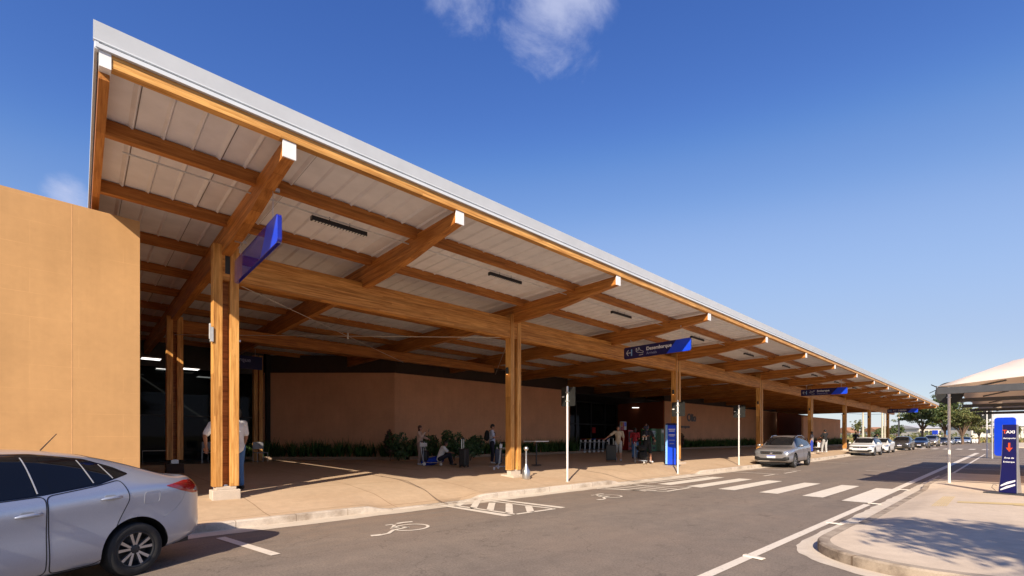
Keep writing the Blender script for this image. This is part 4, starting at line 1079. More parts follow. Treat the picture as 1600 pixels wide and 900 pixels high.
# ================================================================ PEOPLE
SKIN = pm('skin', (.42, .20, .12), .55, 0, .06, 8); SKIN2 = pm('skin_tanned', (.30, .14, .08), .55, 0, .06, 8)
HAIRB = pm('hair_dark', (.012, .008, .006), .6, 0, .3, 30); HAIRR = pm('hair_auburn', (.07, .03, .018), .6, 0, .3, 30)
def cloth(name, c): return pm(name, c, .9, 0, .16, 9, .35, 70)
CW = cloth('white_cotton', (.72, .71, .69)); CPK = cloth('blush_knit', (.52, .36, .29)); CTP = cloth('taupe_trousers', (.30, .22, .19))
CNV = cloth('navy_cotton', (.012, .014, .03)); CBK = cloth('black_cotton', (.010, .010, .011)); CBG = cloth('beige_cotton', (.50, .40, .28))
CGY = cloth('pale_shorts', (.38, .38, .37)); CJN = cloth('blue_denim', (.07, .16, .33)); CRD = cloth('red_cotton', (.35, .02, .03))
CLB = cloth('pale_blue_cotton', (.45, .48, .60)); SHW = pm('white_shoes', (.62, .63, .66), .6); SHB = pm('dark_shoes', (.02, .018, .016), .5)
def remesh(mb, vox, it=4):
    me = mb.mesh('b'); o = bpy.data.objects.new('tmp', me); COL.objects.link(o)
    m = o.modifiers.new('r', 'REMESH'); m.mode = 'VOXEL'; m.voxel_size = vox
    s_ = o.modifiers.new('s', 'SMOOTH'); s_.factor = .5; s_.iterations = it
    r = baked(o); drop(o); return r
def person(label, X, Y, zb_, head, h=1.70, pose=None, skin=SKIN, hair=HAIRB, top=CW, bottom=CNV, shoe=SHW, sleeve='short', legs='long', long_hair=False, name='person', scale=1.0, detail=True):
    pass
    """local frame faces +X; joints in metres for a 1.70 m figure"""
    J = dict(pel=(0, 0, .93), waist=(0, 0, 1.08), chest=(.0, 0, 1.27), neck=(-.005, 0, 1.45), head=(.02, 0, 1.585),
             shL=(-.01, .185, 1.39), elL=(-.03, .235, 1.11), wrL=(.04, .24, .87), shR=(-.01, -.185, 1.39), elR=(-.03, -.235, 1.11), wrR=(.04, -.24, .87),
             hiL=(0, .09, .90), knL=(.02, .10, .49), anL=(-.01, .105, .085), toL=(.15, .12, .03), hiR=(0, -.09, .90), knR=(.02, -.10, .49), anR=(-.01, -.105, .085), toR=(.15, -.12, .03), gaze=0, nod=0)
    if pose: J.update(pose)
    P = {k: Vector(v) for k, v in J.items() if not isinstance(v, (int, float))}
    M = Matrix.Rotation(R(J['gaze']), 3, 'Z') @ Matrix.Rotation(R(J['nod']), 3, 'Y')
    b = MB()
    b.cap(P['pel'], P['waist'], .115, .105); b.cap(P['waist'], P['chest'], .105, .125); b.ell(P['chest'] + Vector((0, 0, .02)), (.105, .155, .15))
    b.ell(P['pel'], (.11, .15, .11)); b.cap(P['chest'] + Vector((0, 0, .1)), P['neck'], .075, .05); b.cap(P['neck'] - Vector((0, 0, .05)), P['head'] - Vector((0, 0, .06)), .052, .05)
    hp = P['head']
    def hd(v): return hp + M @ Vector(v)
    M4 = M
    b.ell(hp + M @ Vector((-.008, 0, .02)), (.093, .075, .100), 16, 10, M4); b.ell(hd((.022, 0, -.045)), (.062, .055, .062), 14, 8, M4)
    b.ell(hd((.088, 0, -.012)), (.020, .013, .022), 8, 6, M4); b.ell(hd((.072, 0, -.050)), (.014, .022, .009), 8, 6, M4)
    for s_ in (1, -1): b.ell(hd((-.005, s_ * .077, -.005)), (.018, .010, .028), 8, 6, M4)
    for s_ in 'LR':
        sh, el, wr, hi, kn, an, to = (P[k + s_] for k in ('sh', 'el', 'wr', 'hi', 'kn', 'an', 'to'))
        b.cap(P['chest'] + Vector((0, 0, .1)), sh, .07, .058); b.cap(sh, el, .052, .040); b.cap(el, wr, .040, .026)
        b.cap(hi, kn, .086, .056); b.cap(kn, kn + (an - kn) * .35, .056, .056); b.cap(kn + (an - kn) * .35, an, .055, .036); b.cap(an, to, .042, .03)
        # hand : palm, four fingers and a thumb, slightly curled
        d = (wr - el).normalized(); sd = Vector((0, 0, 1)).cross(d)
        if sd.length < .2: sd = Vector((1, 0, 0))
        sd.normalize(); pn = d.cross(sd).normalized(); pc = wr + d * .055
        b.cap(wr, wr + d * .035, .025, .028); b.ell(pc, (.030, .030, .030))
        for f, (o_, ln) in enumerate(((-.030, .060), (-.010, .072), (.010, .068), (.029, .052))):
            k0 = wr + d * .085 + sd * o_; k1 = k0 + (d * .9 - pn * .35).normalized() * ln * .5; k2 = k1 + (d * .55 - pn * .8).normalized() * ln * .5
            b.cap(wr + d * .04 + sd * o_ * .7, k0, .014, .0105); b.cap(k0, k1, .0105, .0095); b.cap(k1, k2, .0095, .008)
        t0 = wr + d * .03 + sd * .022; t1 = t0 + (d * .6 + sd * .7).normalized() * .035; t2 = t1 + (d * .9 + sd * .1).normalized() * .03
        b.cap(t0, t1, .014, .012); b.cap(t1, t2, .012, .010)
    body = link(name, remesh(b, .0085 if detail else .013, 2), skin, None, smooth='all')
    body.location = (X, Y, zb_); body.rotation_euler = (0, 0, R(head)); k = h / 1.70 * scale; body.scale = (k, k, k)
    tag(body, label, 'person')
    for s_ in (1, -1): MB().ell(hd((.078, s_ * .030, .012)), (.009, .012, .008), 8, 6).build('eye', HAIRB, body, smooth='all')
    # hair
    hm = MB(); hm.ell(hd((-.018, 0, .040)), (.097, .084, .094), 16, 10, M4); hm.ell(hd((-.045, 0, -.005)), (.062, .080, .075), 14, 8, M4)
    if long_hair: hm.ell(hd((-.04, 0, -.05)), (.062, .088, .105), 14, 8, M4); hm.ell(hd((-.055, 0, -.12)), (.045, .07, .06), 12, 8, M4)
    link('hair', remesh(hm, .010, 2), hair, body, smooth='all')
    # clothes
    t = MB(); e = .016
    t.cap(P['pel'] + Vector((0, 0, -.03)), P['waist'], .125 + e, .112 + e); t.cap(P['waist'], P['chest'], .112 + e, .128 + e); t.ell(P['chest'] + Vector((0, 0, .02)), (.108 + e, .158 + e, .15 + e)); t.ell(P['pel'] + Vector((0, 0, .0)), (.115 + e, .155 + e, .11 + e))
    for s_ in 'LR':
        sh, el, wr = (P[k + s_] for k in ('sh', 'el', 'wr'))
        t.cap(P['chest'] + Vector((0, 0, .1)), sh, .075 + e, .060 + e)
        if sleeve == 'short': t.cap(sh, sh + (el - sh) * .75, .055 + e, .052 + e)
        elif sleeve == 'long': t.cap(sh, el, .055 + e, .046 + e); t.cap(el, el + (wr - el) * .92, .046 + e, .034 + e)
    t.cap(P['chest'] + Vector((0, 0, .12)), P['neck'] - Vector((0, 0, .035)), .075 + e, .052 + e)
    link('shirt', remesh(t, .013, 3), top, body, smooth='all')
    q = MB(); q.ell(P['pel'] + Vector((0, 0, -.02)), (.117 + e * .6, .150 + e * .6, .105 + e))
    for s_ in 'LR':
        hi, kn, an = (P[k + s_] for k in ('hi', 'kn', 'an'))
        q.cap(hi, kn, .094 + e, .064 + e)
        if legs == 'long': q.cap(kn, an + (kn - an) * .10, .064 + e, .052 + e)
        else: q.cap(kn, kn + (an - kn) * .10, .066 + e, .068 + e)
    link('trousers' if legs == 'long' else 'shorts', remesh(q, .013, 3), bottom, body, smooth='all')
    for s_ in 'LR':
        an, to = P['an' + s_], P['to' + s_]; d = to - an; f = MB(); f.cap(an + Vector((0, 0, -.03)) - Vector((d.x, d.y, 0)) * .22, to, .046, .040); f.cap(an, an - Vector((0, 0, .03)), .05, .048)
        sm_ = remesh(f, .011, 2)
        link('shoe', sm_, shoe, body, smooth='all')
    return body
def pt(px, py, z): x, y = at(px, py, z); return x, y
# -- two people standing behind the first column
x, y = 2.02, 11.98
person('person in white shirt and pale jeans at the left side of the first column', 2.34, 12.03, pave_z(2, 12), 60, 1.86, dict(wrL=(-.06, .27, .95), elL=(-.12, .27, 1.16)), SKIN2, HAIRB, CW, cloth('washed_denim', (.24, .34, .50)), SHB)
person('person in white shirt and blue jeans at the right side of the first column', 2.70, 12.35, pave_z(3, 12.7), 130, 1.90, None, SKIN2, HAIRB, CW, CJN, SHB)
# -- woman leaning on a luggage trolley
def pz(Y): return pave_z(20, Y)
WX0, WY0 = pt(656, 726.5, .40)
person('person with auburn bob hair in a blush jumper holding up a phone', WX0, WY0, .40, -42, 1.66,
       dict(elL=(.10, .25, 1.20), wrL=(.30, .20, 1.13), elR=(.10, -.22, 1.20), wrR=(.24, -.10, 1.40), knL=(.03, .09, .49), anL=(.04, .1, .085), toL=(.2, .12, .03), gaze=0), SKIN, HAIRR, CPK, CTP, SHW, 'long', long_hair=True)
ph = MB().box(-.006, .006, -.036, .036, -.07, .07).build('mobile_phone', BLACK, None, bevel=.004)
ph.location = (WX0 + .38, WY0 - .10, 1.86); ph.rotation_euler = (0, R(10), R(-42)); tag(ph, 'black phone held upright in front of the auburn-haired person', 'phone')
# -- seated youth on the planter edge
SX, SY = pt(706, 727, .40); SX += .0
person('person in white shirt and dark trousers sitting low with arms over the knees', SX - .25, SY + .35, .40, -25, 1.66,
       dict(pel=(-.10, 0, .30), waist=(-.06, 0, .45), chest=(.02, 0, .63), neck=(.10, 0, .80), head=(.16, 0, .92), shL=(.05, .18, .76), shR=(.05, -.18, .76),
            elL=(.22, .20, .56), wrL=(.42, .08, .53), elR=(.22, -.20, .56), wrR=(.42, -.06, .53), hiL=(-.10, .09, .28), hiR=(-.10, -.09, .28),
            knL=(.30, .13, .47), knR=(.30, -.13, .47), anL=(.42, .11, .085), anR=(.42, -.11, .085), toL=(.58, .13, .03), toR=(.58, -.13, .03), nod=14), SKIN2, HAIRB, CW, CNV, SHB)
# -- man with rucksack looking at his phone
MX, MY = pt(769, 724, .40)
person('person in pale shirt with black rucksack looking down at a phone', MX, MY, .40, -40, 1.74,
       dict(elL=(.06, .24, 1.14), wrL=(.27, .10, 1.16), elR=(.06, -.24, 1.14), wrR=(.27, -.06, 1.16), nod=20), SKIN, HAIRB, CLB, CNV, SHW)
c40, s40 = math.cos(R(-40)), math.sin(R(-40))
ph = MB().box(-.004, .004, -.036, .036, -.07, .07).build('mobile_phone', BLACK, None, bevel=.003)
ph.location = (MX + c40 * .37, MY + s40 * .37, .40 + 1.20); ph.rotation_euler = (0, R(60), R(-40)); tag(ph, 'black phone in the hands of the person with the rucksack', 'phone')
bp = thing('rucksack', 'black rucksack worn on the back by the person looking at a phone', 'rucksack', (MX - c40 * .21, MY - s40 * .21, .40 + 1.02), R(-40))
m = MB(); m.ell((-.02, 0, .22), (.12, .16, .25)); m.ell((-.09, 0, .13), (.07, .12, .13)); link('pack', remesh(m, .014, 3), CBK, bp, smooth='all')
for s_ in (1, -1): MB().tube([(.05, s_ * .10, .42), (.17, s_ * .13, .46), (.34, s_ * .13, .34), (.33, s_ * .14, .12), (.10, s_ * .15, .02)], .016, 6).build('strap', CBK, bp, smooth=True)
# -- man in beige with suitcase
BX, BY = pt(966, 720, .40)
person('person in beige T-shirt and pale shorts walking with a tall black suitcase', BX, BY, .40, 215, 1.72,
       dict(elL=(.02, .25, 1.10), wrL=(.04, .24, .86), elR=(.12, -.40, 1.23), wrR=(.20, -.62, 1.06), knL=(.10, .10, .50), anL=(.20, .11, .09), toL=(.36, .12, .05), knR=(-.02, -.1, .50), anR=(-.22, -.11, .12), toR=(-.08, -.12, .04)), SKIN, HAIRB, CBG, CGY, SHW, legs='short')
# -- woman in red
RX, RY = pt(992, 716.5, .41)
person('person in red top and blue jeans beside the red drinks machine', RX, RY, .40, 20, 1.66, dict(elR=(.1, -.2, 1.14), wrR=(.3, -.16, 1.12)), SKIN, HAIRB, CRD, CJN, SHB, long_hair=True)
# -- man in black with a child, pushing a loaded trolley
KX, KY = pt(1011, 722.5, .38)
person('person in black T-shirt and dark shorts carrying a small child beside a loaded trolley', KX, KY, .38, 235, 1.76,
       dict(elR=(.10, -.26, 1.16), wrR=(.26, -.14, 1.20), elL=(.08, .26, 1.14), wrL=(.30, .22, 1.04), knL=(.10, .1, .5), anL=(.16, .11, .09), toL=(.32, .12, .04), anR=(-.14, -.11, .10), toR=(.0, -.12, .03)), SKIN2, HAIRB, CBK, CBK, SHW, legs='short')
cc, ss = math.cos(R(235)), math.sin(R(235))
person('small child in dark top held on the arm of the person in black', KX + cc * .27 + ss * .16, KY + ss * .27 - cc * .16, .38 + 1.02, 60, .80,
       dict(hiL=(.05, .08, .55), hiR=(.05, -.08, .55), pel=(0, 0, .60), knL=(.30, .14, .50), knR=(.30, -.14, .50), anL=(.30, .16, .18), anR=(.30, -.16, .18), toL=(.42, .17, .12), toR=(.42, -.17, .12), waist=(0, 0, .85), elL=(.12, .24, 1.14), wrL=(.3, .2, 1.2), elR=(.12, -.24, 1.14), wrR=(.3, -.2, 1.2)), SKIN, HAIRR, CNV, CGY, SHW)
# -- group by the fifth column
GX, GY = pt(1289, 707, .36)
person('person in black T-shirt and grey trousers pushing a stroller beside the fifth column', GX, GY, .36, 60, 1.76, dict(elL=(.14, .24, 1.14), wrL=(.38, .2, 1.06), elR=(.14, -.24, 1.14), wrR=(.38, -.2, 1.06), knL=(.12, .1, .5), anL=(.18, .1, .09), toL=(.34, .1, .04)), SKIN, HAIRB, CBK, CGY, SHW)
person('person with dark hair and a blue skirt just left of the one with the stroller', GX - .55, GY + .75, .37, 90, 1.62, None, SKIN2, HAIRB, cloth('grey_top', (.22, .2, .2)), cloth('royal_blue', (.02, .05, .35)), SHB, long_hair=True)
# -- far figures behind the white cars
fx_, fy_ = 60.8, 13.3
person('person in dark blue standing against the seventh column', 64.2, 12.5, .38, 200, 1.74, None, SKIN2, HAIRB, CNV, CNV, SHB, detail=False)
person('person in black bending over behind the white saloon', 64.3, 10.9, .34, 250, 1.72, dict(chest=(.16, 0, 1.22), neck=(.26, 0, 1.36), head=(.35, 0, 1.44), shL=(.18, .185, 1.32), shR=(.18, -.185, 1.32), elL=(.28, .2, 1.08), wrL=(.4, .15, .95), elR=(.28, -.2, 1.08), wrR=(.4, -.15, .95)), SKIN2, HAIRB, CBK, CBK, SHB, detail=False)

# ================================================================ LUGGAGE, TROLLEYS
BLUEB = cloth('royal_blue_nylon', (.006, .04, .38)); NAVB = pm('navy_shell', (.018, .028, .075), .35); BLKB = pm('black_shell', (.014, .014, .016), .45, 0, .2, 30)
def suitcase(label, X, Y, z, rz, w=.42, d=.26, h=.62, mat=BLKB, ext=.36, group=None):
    t = thing('suitcase', label, 'suitcase', (X, Y, z), R(rz), group)
    MB().box(-d / 2, d / 2, -w / 2, w / 2, .06, .06 + h).build('shell', mat, t, bevel=.035)
    rb = MB()
    for i in range(5): rb.box(-d / 2 - .006, -d / 2 + .002, -w / 2 + .05 + i * (w - .12) / 5, -w / 2 + .07 + i * (w - .12) / 5, .10, .02 + h)
    rb.build('shell_ribs', mat, t)
    for sx in (-1, 1):
        for sy in (-1, 1): MB().lathe([(.026, -.012), (.028, 0), (.026, .012)], 'y', (sx * (d / 2 - .04), sy * (w / 2 - .04), .028), 12).build('wheel', BLACK, t, smooth=True)
    H = .06 + h
    MB().tube([(-.06, -.10, H - .02), (-.06, -.10, H + ext), (-.06, .10, H + ext), (-.06, .10, H - .02)], .010, 8).build('pull_handle', STEEL, t, smooth=True)
    MB().box(-.075, -.045, -.11, .11, H + ext - .015, H + ext + .018).build('grip', BLACK, t, bevel=.006)
    MB().tube([(.02, -.07, H), (.02, -.06, H + .03), (.02, .06, H + .03), (.02, .07, H)], .008, 6).build('carry_handle', BLACK, t, smooth=True)
    return t
def trolley(label, X, Y, z, rz, bar=BLACK, group='luggage trolleys'):
    t = thing('luggage_trolley', label, 'trolley', (X, Y, z), R(rz), group)
    for s_ in (-1, 1):
        MB().tube([(.62, s_ * .12, .13), (.1, s_ * .22, .12), (-.18, s_ * .25, .16), (-.24, s_ * .25, .5), (-.30, s_ * .25, 1.0)], .014, 8).build('side_frame', STEEL, t, smooth=True)
        MB().tube([(-.18, s_ * .20, .2), (-.2, s_ * .16, .75)], .009, 6).build('back_bar', STEEL, t, smooth=True)
        MB().lathe([(.055, -.02), (.07, -.014), (.07, .014), (.055, .02)], 'y', (-.14, s_ * .25, .07), 16).build('wheel', WHITEP, t, smooth=True)
    MB().lathe([(.045, -.02), (.055, -.014), (.055, .014), (.045, .02)], 'y', (.5, 0, .055), 16).build('wheel', WHITEP, t, smooth=True)
    MB().tube([(-.30, -.27, 1.0), (-.30, .27, 1.0)], .02, 10).build('push_handle', bar, t, smooth=True)
    b = MB()
    for i in range(5): b.tube([(.1 + i * .12, -.2 + i * .02, .13), (.1 + i * .12, .2 - i * .02, .13)], .006, 5)
    b.tube([(-.2, -.2, .22), (-.2, .2, .22)], .008, 6); b.tube([(-.2, -.17, .74), (-.2, .17, .74)], .008, 6)
    b.build('tray_grid', STEEL, t, smooth=True)
    bk = MB(); bk.box(-.34, -.16, -.2, .2, .78, .80); 
    for s_ in (-1, 1): bk.box(-.34, -.16, s_ * .2 - .004, s_ * .2 + .004, .78, .93)
    bk.build('top_basket', WHITEP, t)
    return t
tx, ty = pt(668, 727.5, .40)
trolley('trolley beside the auburn-haired person with a dark case on it', tx + .15, ty + .1, .40, -50)
suitcase('small dark suitcase standing on the trolley of the auburn-haired person', tx + .10, ty + .30, .53, -50, .34, .2, .42, BLKB, .1)
bg = MB(); bg.ell((0, 0, .17), (.42, .20, .17)); bg.cap((-.34, 0, .18), (.34, 0, .18), .165, .165)
bgo = link('holdall', remesh(bg, .02, 3), BLUEB, None, smooth='all'); bx_, by_ = pt(684, 727, .40); bgo.location = (bx_, by_ + .3, .40); bgo.rotation_euler = (0, R(-14), R(-35)); tag(bgo, 'royal blue holdall between the trolley and the seated person', 'bag')
MB().tube([(-.2, .05, .32), (-.1, .06, .42), (.1, .06, .42), (.2, .05, .32)], .012, 6).build('strap', BLACK, bgo, smooth=True)
sx1, sy1 = pt(725, 730, .39)
suitcase('black suitcase with a white tag, left of the pair in front of the planting', sx1, sy1, .39, -60, .42, .28, .66, BLKB, .40)
suitcase('black suitcase with raised handle, right of the pair in front of the planting', sx1 + .35, sy1 + .45, .39, -60, .42, .28, .66, BLKB, .42)
sx2, sy2 = pt(779, 725.5, .40)
suitcase('navy hard-shell suitcase in front of the person with the rucksack', sx2, sy2, .40, -50, .40, .26, .60, NAVB, .1)
tx, ty = pt(785, 733.5, .37)
trolley('empty trolley leaning in just left of the second column', tx + .05, ty + .1, .37, 195)
sx3, sy3 = pt(955, 721, .38)
suitcase('tall black suitcase gripped by the person in beige', sx3, sy3, .38, 215, .50, .32, .74, BLKB, .34)
tx, ty = pt(1002, 723.5, .36)
trolley('loaded trolley piled with black bags beside the person in black', tx, ty, .36, 225)
for i, (dx, dy, dz_, w_, h_, lab) in enumerate(((.10, .0, .15, .5, .40, 'black suitcase lying lowest on the loaded trolley'), (.05, .05, .56, .44, .30, 'black bag on top of the pile on the loaded trolley'))):
    m = MB(); m.ell((0, 0, h_ / 2), (.26, w_ / 2, h_ / 2)); m.box(-.2, .2, -w_ / 2 + .06, w_ / 2 - .06, .04, h_ - .04); o = link('travel_bag', remesh(m, .02, 4), CBK, None, smooth='all')
    o.location = (tx + dx, ty + dy, .36 + dz_); o.rotation_euler = (0, 0, R(225)); tag(o, lab, 'bag')
    MB().tube([(0, -.1, h_ - .02), (0, -.06, h_ + .05), (0, .06, h_ + .05), (0, .1, h_ - .02)], .01, 6).build('strap', BLACK, o, smooth=True)
cols_ = [(RED, 'red'), (pm('yellow_bar', (.62, .36, .03), .4), 'yellow'), (BLUE, 'blue'), (RED, 'red'), (ORANGE, 'orange'), (BLUE, 'blue')]
qx, qy = pt(926, 707, .41)
for i in range(6):
    cm, cn = cols_[i]
    ord_ = ('leftmost', 'second from left', 'third from left', 'fourth from left', 'fifth from left', 'rightmost')[i]
    trolley('trolley with a %s push bar, %s in the row by the entrance' % (cn, ord_), qx - 1.2 + i * .55, qy + .15, .41, 178, cm, 'nested trolleys by the entrance')
# stroller
st = thing('stroller', 'folding stroller with white and brown fabric beside the fifth column', 'stroller', (GX + .35, GY + .6, .36), R(60))
fr = MB()
for s_ in (-1, 1):
    MB().tube([(-.45, s_ * .22, 1.02), (0, s_ * .22, .55), (.38, s_ * .22, .09)], .013, 6).build('frame', DARKM, st, smooth=True); MB().tube([(-.30, s_ * .22, .09), (.18, s_ * .22, .62)], .013, 6).build('frame', DARKM, st, smooth=True)
    for xx in (-.3, .38): MB().lathe([(.06, -.02), (.085, -.015), (.085, .015), (.06, .02)], 'y', (xx, s_ * .24, .085), 16).build('wheel', WHITEP, st, smooth=True)
MB().tube([(-.45, -.22, 1.02), (-.45, .22, 1.02)], .016, 6).build('handle', BLACK, st, smooth=True)
m = MB(); m.box(-.18, .2, -.19, .19, .36, .42); m.box(-.24, -.17, -.19, .19, .38, .86); m.build('seat', CW, st, bevel=.02)
m = MB(); m.ell((-.08, 0, .86), (.26, .20, .16)); m.build('canopy', cloth('brown_canopy', (.16, .07, .045)), st, smooth='all')

# ================================================================ SIGNS, TOTEMS, STREET FURNITURE
def rrect(w, h, r, n=5):
    out = []
    for (cx, cy, a0) in ((w / 2 - r, h / 2 - r, 0), (-w / 2 + r, h / 2 - r, 90), (-w / 2 + r, -h / 2 + r, 180), (w / 2 - r, -h / 2 + r, 270)):
        for i in range(n + 1): a = R(a0 + 90 * i / n); out.append((cx + r * math.cos(a), cy + r * math.sin(a)))
    return out
def post_sign(name, label, X, Y, zb_, H, shape, zc, group, r=.032):
    t = thing(name, label, 'road sign', (X, Y, zb_), R(-2), group)
    MB().lathe([(r, 0), (r, H), (r * .6, H + .006)], 'z', (0, 0, 0), 16).build('post', WHITEP, t, smooth=True)
    MB().lathe([(r * 2.2, 0), (r * 2.2, .02), (r * 1.1, .03)], 'z', (0, 0, -.01), 16).build('base_collar', PLINTH, t, smooth=True)
    pl = rrect(.60, .60, .05) if shape == 'sq' else [(.34 * math.cos(R(a)), .34 * math.sin(R(a))) for a in range(0, 360, 10)]
    pt_ = MB().prism([(y, z + zc) for y, z in pl], 'x', r + .004, r + .010).build('plate', PLATEB, t)
    MB().prism([(y * .96, z * .96 + zc) for y, z in pl], 'x', r + .0105, r + .012).build('plate_face', WHITEP, pt_)
    for dz_ in (-.14, .14): MB().box(-r - .004, r + .006, -.05, .05, zc + dz_ - .015, zc + dz_ + .015).build('clamp', GALV, t)
    MB().box(r - .002, r + .003, .17, .26, zc - .01, zc + .03).build('sticker', WHITEP, pt_)
    return t
gp = 'sign posts along the terminal kerb'
def gz(X, Y): return pave_z(X, Y)
a_ = at(886.5, 752.5, .16); post_sign('sign_post', 'white sign post with dark square plate, before the glazed entrance', a_[0], a_[1], gz(*a_), 3.05, 'sq', 2.72, gp)
a_ = at(1059, 736, .17); post_sign('sign_post', 'white sign post with dark square plate, before the third column and blue totem', a_[0], a_[1], gz(*a_), 3.05, 'sq', 2.68, gp)
a_ = at(1154.5, 726, .17); post_sign('sign_post', 'white sign post with a dark square plate, just left of the silver SUV', a_[0], a_[1], gz(*a_), 3.05, 'sq', 2.72, gp)
a_ = at(1483, 755, .14); post_sign('round_sign_post', 'pale post with a dark round plate standing on the island', a_[0], a_[1], .14, 3.12, 'rd', 2.82, 'round sign posts by the parking bays', .036)
a_ = at(1542, 715.5, 0); post_sign('round_sign_post', 'slim post with a dark round plate beyond the bays, left of the blue panel', a_[0], a_[1], 0, 3.55, 'rd', 3.2, 'round sign posts by the parking bays', .036)
# hanging signs
def hang_sign(label, X, ztop, main, sub, plane, blank=False):
    y0, y1 = 7.93, 10.72; h = .46; zc = ztop
    t = thing('hanging_sign', label, 'sign', (X, 0, 0), 0, 'blue hanging signs under the canopy')
    def P(u, v): return (y1 - u * (y1 - y0), zc - h / 2 + v * h)      # u: 0 far end -> 1 road end
    out = [( (y0 + y1) / 2 + a, zc + b) for a, b in rrect(y1 - y0, h, .07)]
    MB().prism(out, 'x', -.03, .03).build('panel', ACRY if blank else NAVY, t, bevel=.003)
    k = []
    w = y1 - y0
    for a, b in rrect(w - .004, h - .004, .068):
        k.append((a + (y0 + y1) / 2, b + zc))
    ub = (.66, .80)  # where the bright corner starts at bottom and top (fraction)
    poly = [P(ub[0], 0.01), P(ub[1], .99)] + [(y, z) for y, z in sorted([q for q in k if q[0] < P(ub[1], 0)[0]], key=lambda q: math.atan2(q[1] - zc, -(q[0] - y0 - .3)), reverse=True)]
    poly = [P(ub[0], 0.01), P(ub[1], .99), (y0 + .07, zc + h / 2 - .003), (y0 + .02, zc + h / 2 - .02), (y0 + .003, zc + h / 2 - .07), (y0 + .003, zc - h / 2 + .07), (y0 + .02, zc - h / 2 + .02), (y0 + .07, zc - h / 2 + .003)]
    MB().prism(poly, 'x', -.0335, -.0305).build('bright_corner', BLUE, t); MB().prism(poly, 'x', .0305, .0335).build('bright_corner', BLUE, t)
    for yy in (y0 + .35, y1 - .35):
        MB().tube([(0, yy, zc + h / 2 - .01), (0, yy, 5.62 + dz(X))], .006, 6).build('hanger', STEEL, t)
        MB().box(-.10, .10, yy - .02, yy + .02, 5.60 + dz(X) - .22 * (yy > 9), 5.66 + dz(X) - .22 * (yy > 9)).build('hanger_bracket', STEEL, t)
    if not blank:
        def put(me, u, v, mat, nm):
            y, z = P(u, v)
            xform(me, Matrix.Translation((-.0345, y, z)) @ Matrix.Rotation(R(-90), 4, 'Z') @ Matrix.Rotation(R(90), 4, 'X')); link(nm, me, mat, t)
        put(text_mesh(main, .185, 'LEFT', .001, .004), .36, .52, WHITET, 'lettering'); put(text_mesh(sub, .14, 'LEFT', .001, 0), .36, .17, TXT2, 'lettering')
        ar = MB()
        def stick(pts, r, nm=None):
            mb_ = MB(); mb_.tube([(-.035, *P(u, v)) for u, v in pts], r, 4); return mb_
        a1 = MB(); a1.tube([(-.035, *P(.115, .5)), (-.035, *P(.045, .5))], .011, 4); a1.tube([(-.035, *P(.075, .74)), (-.035, *P(.045, .5)), (-.035, *P(.075, .26))], .011, 4); a1.build('arrow', WHITET, t)
        MB().box(-.036, -.0325, P(.135, 0)[0], P(.118, 0)[0], zc - h * .28, zc + h * .28).build('arrow_bar', LBLUE, t)
        if plane == 'land': path = [(.20, .80), (.20, .56), (.215, .47), (.31, .34), (.315, .46), (.285, .56), (.265, .60), (.245, .84), (.235, .84), (.237, .62), (.215, .60), (.21, .78), (.20, .80)]
        else: path = [(.19, .50), (.205, .42), (.24, .40), (.315, .72), (.305, .78), (.285, .76), (.25, .62), (.215, .76), (.205, .74), (.225, .58), (.215, .52), (.20, .54), (.19, .50)]
        pm_ = MB(); pm_.tube([(-.035, *P(u, v)) for u, v in path], .008, 4); pm_.tube([(-.035, *P(.245, .20)), (-.035, *P(.31, .22))], .009, 4); pm_.build('plane_symbol', WHITET, t)
    return t
hang_sign('blank translucent blue sign hanging edge-on beside the first column', RAF[0] + .06, 4.90, '', '', '', True)
hang_sign('blue hanging sign reading Desembarque Arrivals', RAF[3], 4.90, 'Desembarque', 'Arrivals', 'land')
hang_sign('blue hanging sign reading Embarque Departures, above the fourth and fifth columns', RAF[7] + .6, 4.74, 'Embarque', 'Departures', 'up')
hang_sign('smallest blue hanging sign reading Embarque, at the far end of the canopy', RAF[13] + .6, 4.62, 'Embarque', 'Departures', 'up')
# dim sign inside the left hall
t = thing('hanging_sign', 'dim navy sign in the dark hall just left of the first column', 'sign', (0, 0, 0), 0)
MB().box(4.3, 6.3, 24.0, 24.06, 5.0 - .3, 5.0 + .3).build('panel', NAVY, t, bevel=.01)
me = text_mesh('Embarque', .26, 'LEFT', .002, .004); xform(me, Matrix.Translation((4.75, 23.99, 5.02)) @ Matrix.Rotation(R(90), 4, 'X')); link('lettering', me, TXT2, t)
for xx in (4.6, 6.0): MB().tube([(xx, 24.03, 5.28), (xx, 24.03, 6.1)], .008, 6).build('hanger', STEEL, t)
# blue information totem by the third column
t = thing('information_totem', 'slim blue information totem beside the third column', 'totem', (20.1, 10.9, pave_z(20.1, 10.9)), R(8))
hh = 1.92
MB().prism([(y, z + hh / 2 + .03) for y, z in rrect(.52, hh, .07)], 'x', -.10, .10).build('body', NAVY, t, bevel=.006)
MB().box(-.104, -.1005, -.23, .15, .06, hh - .06).build('face_panel', BLUE, t); MB().box(-.105, -.101, .155, .25, .07, hh - .04).build('light_stripe', LBLUE, t)
for i, (w_, z_) in enumerate(((.30, 1.66), (.26, 1.58), (.30, 1.40), (.22, 1.34), (.28, 1.16), (.2, 1.0))): MB().box(-.107, -.1045, -.05 - w_ / 2, -.05 + w_ / 2, z_, z_ + .03).build('text_line', WHITET if i < 3 else TXT2, t)
MB().box(-.2, .2, -.36, .36, -.02, .03).build('base_plate', STEEL, t, bevel=.005)
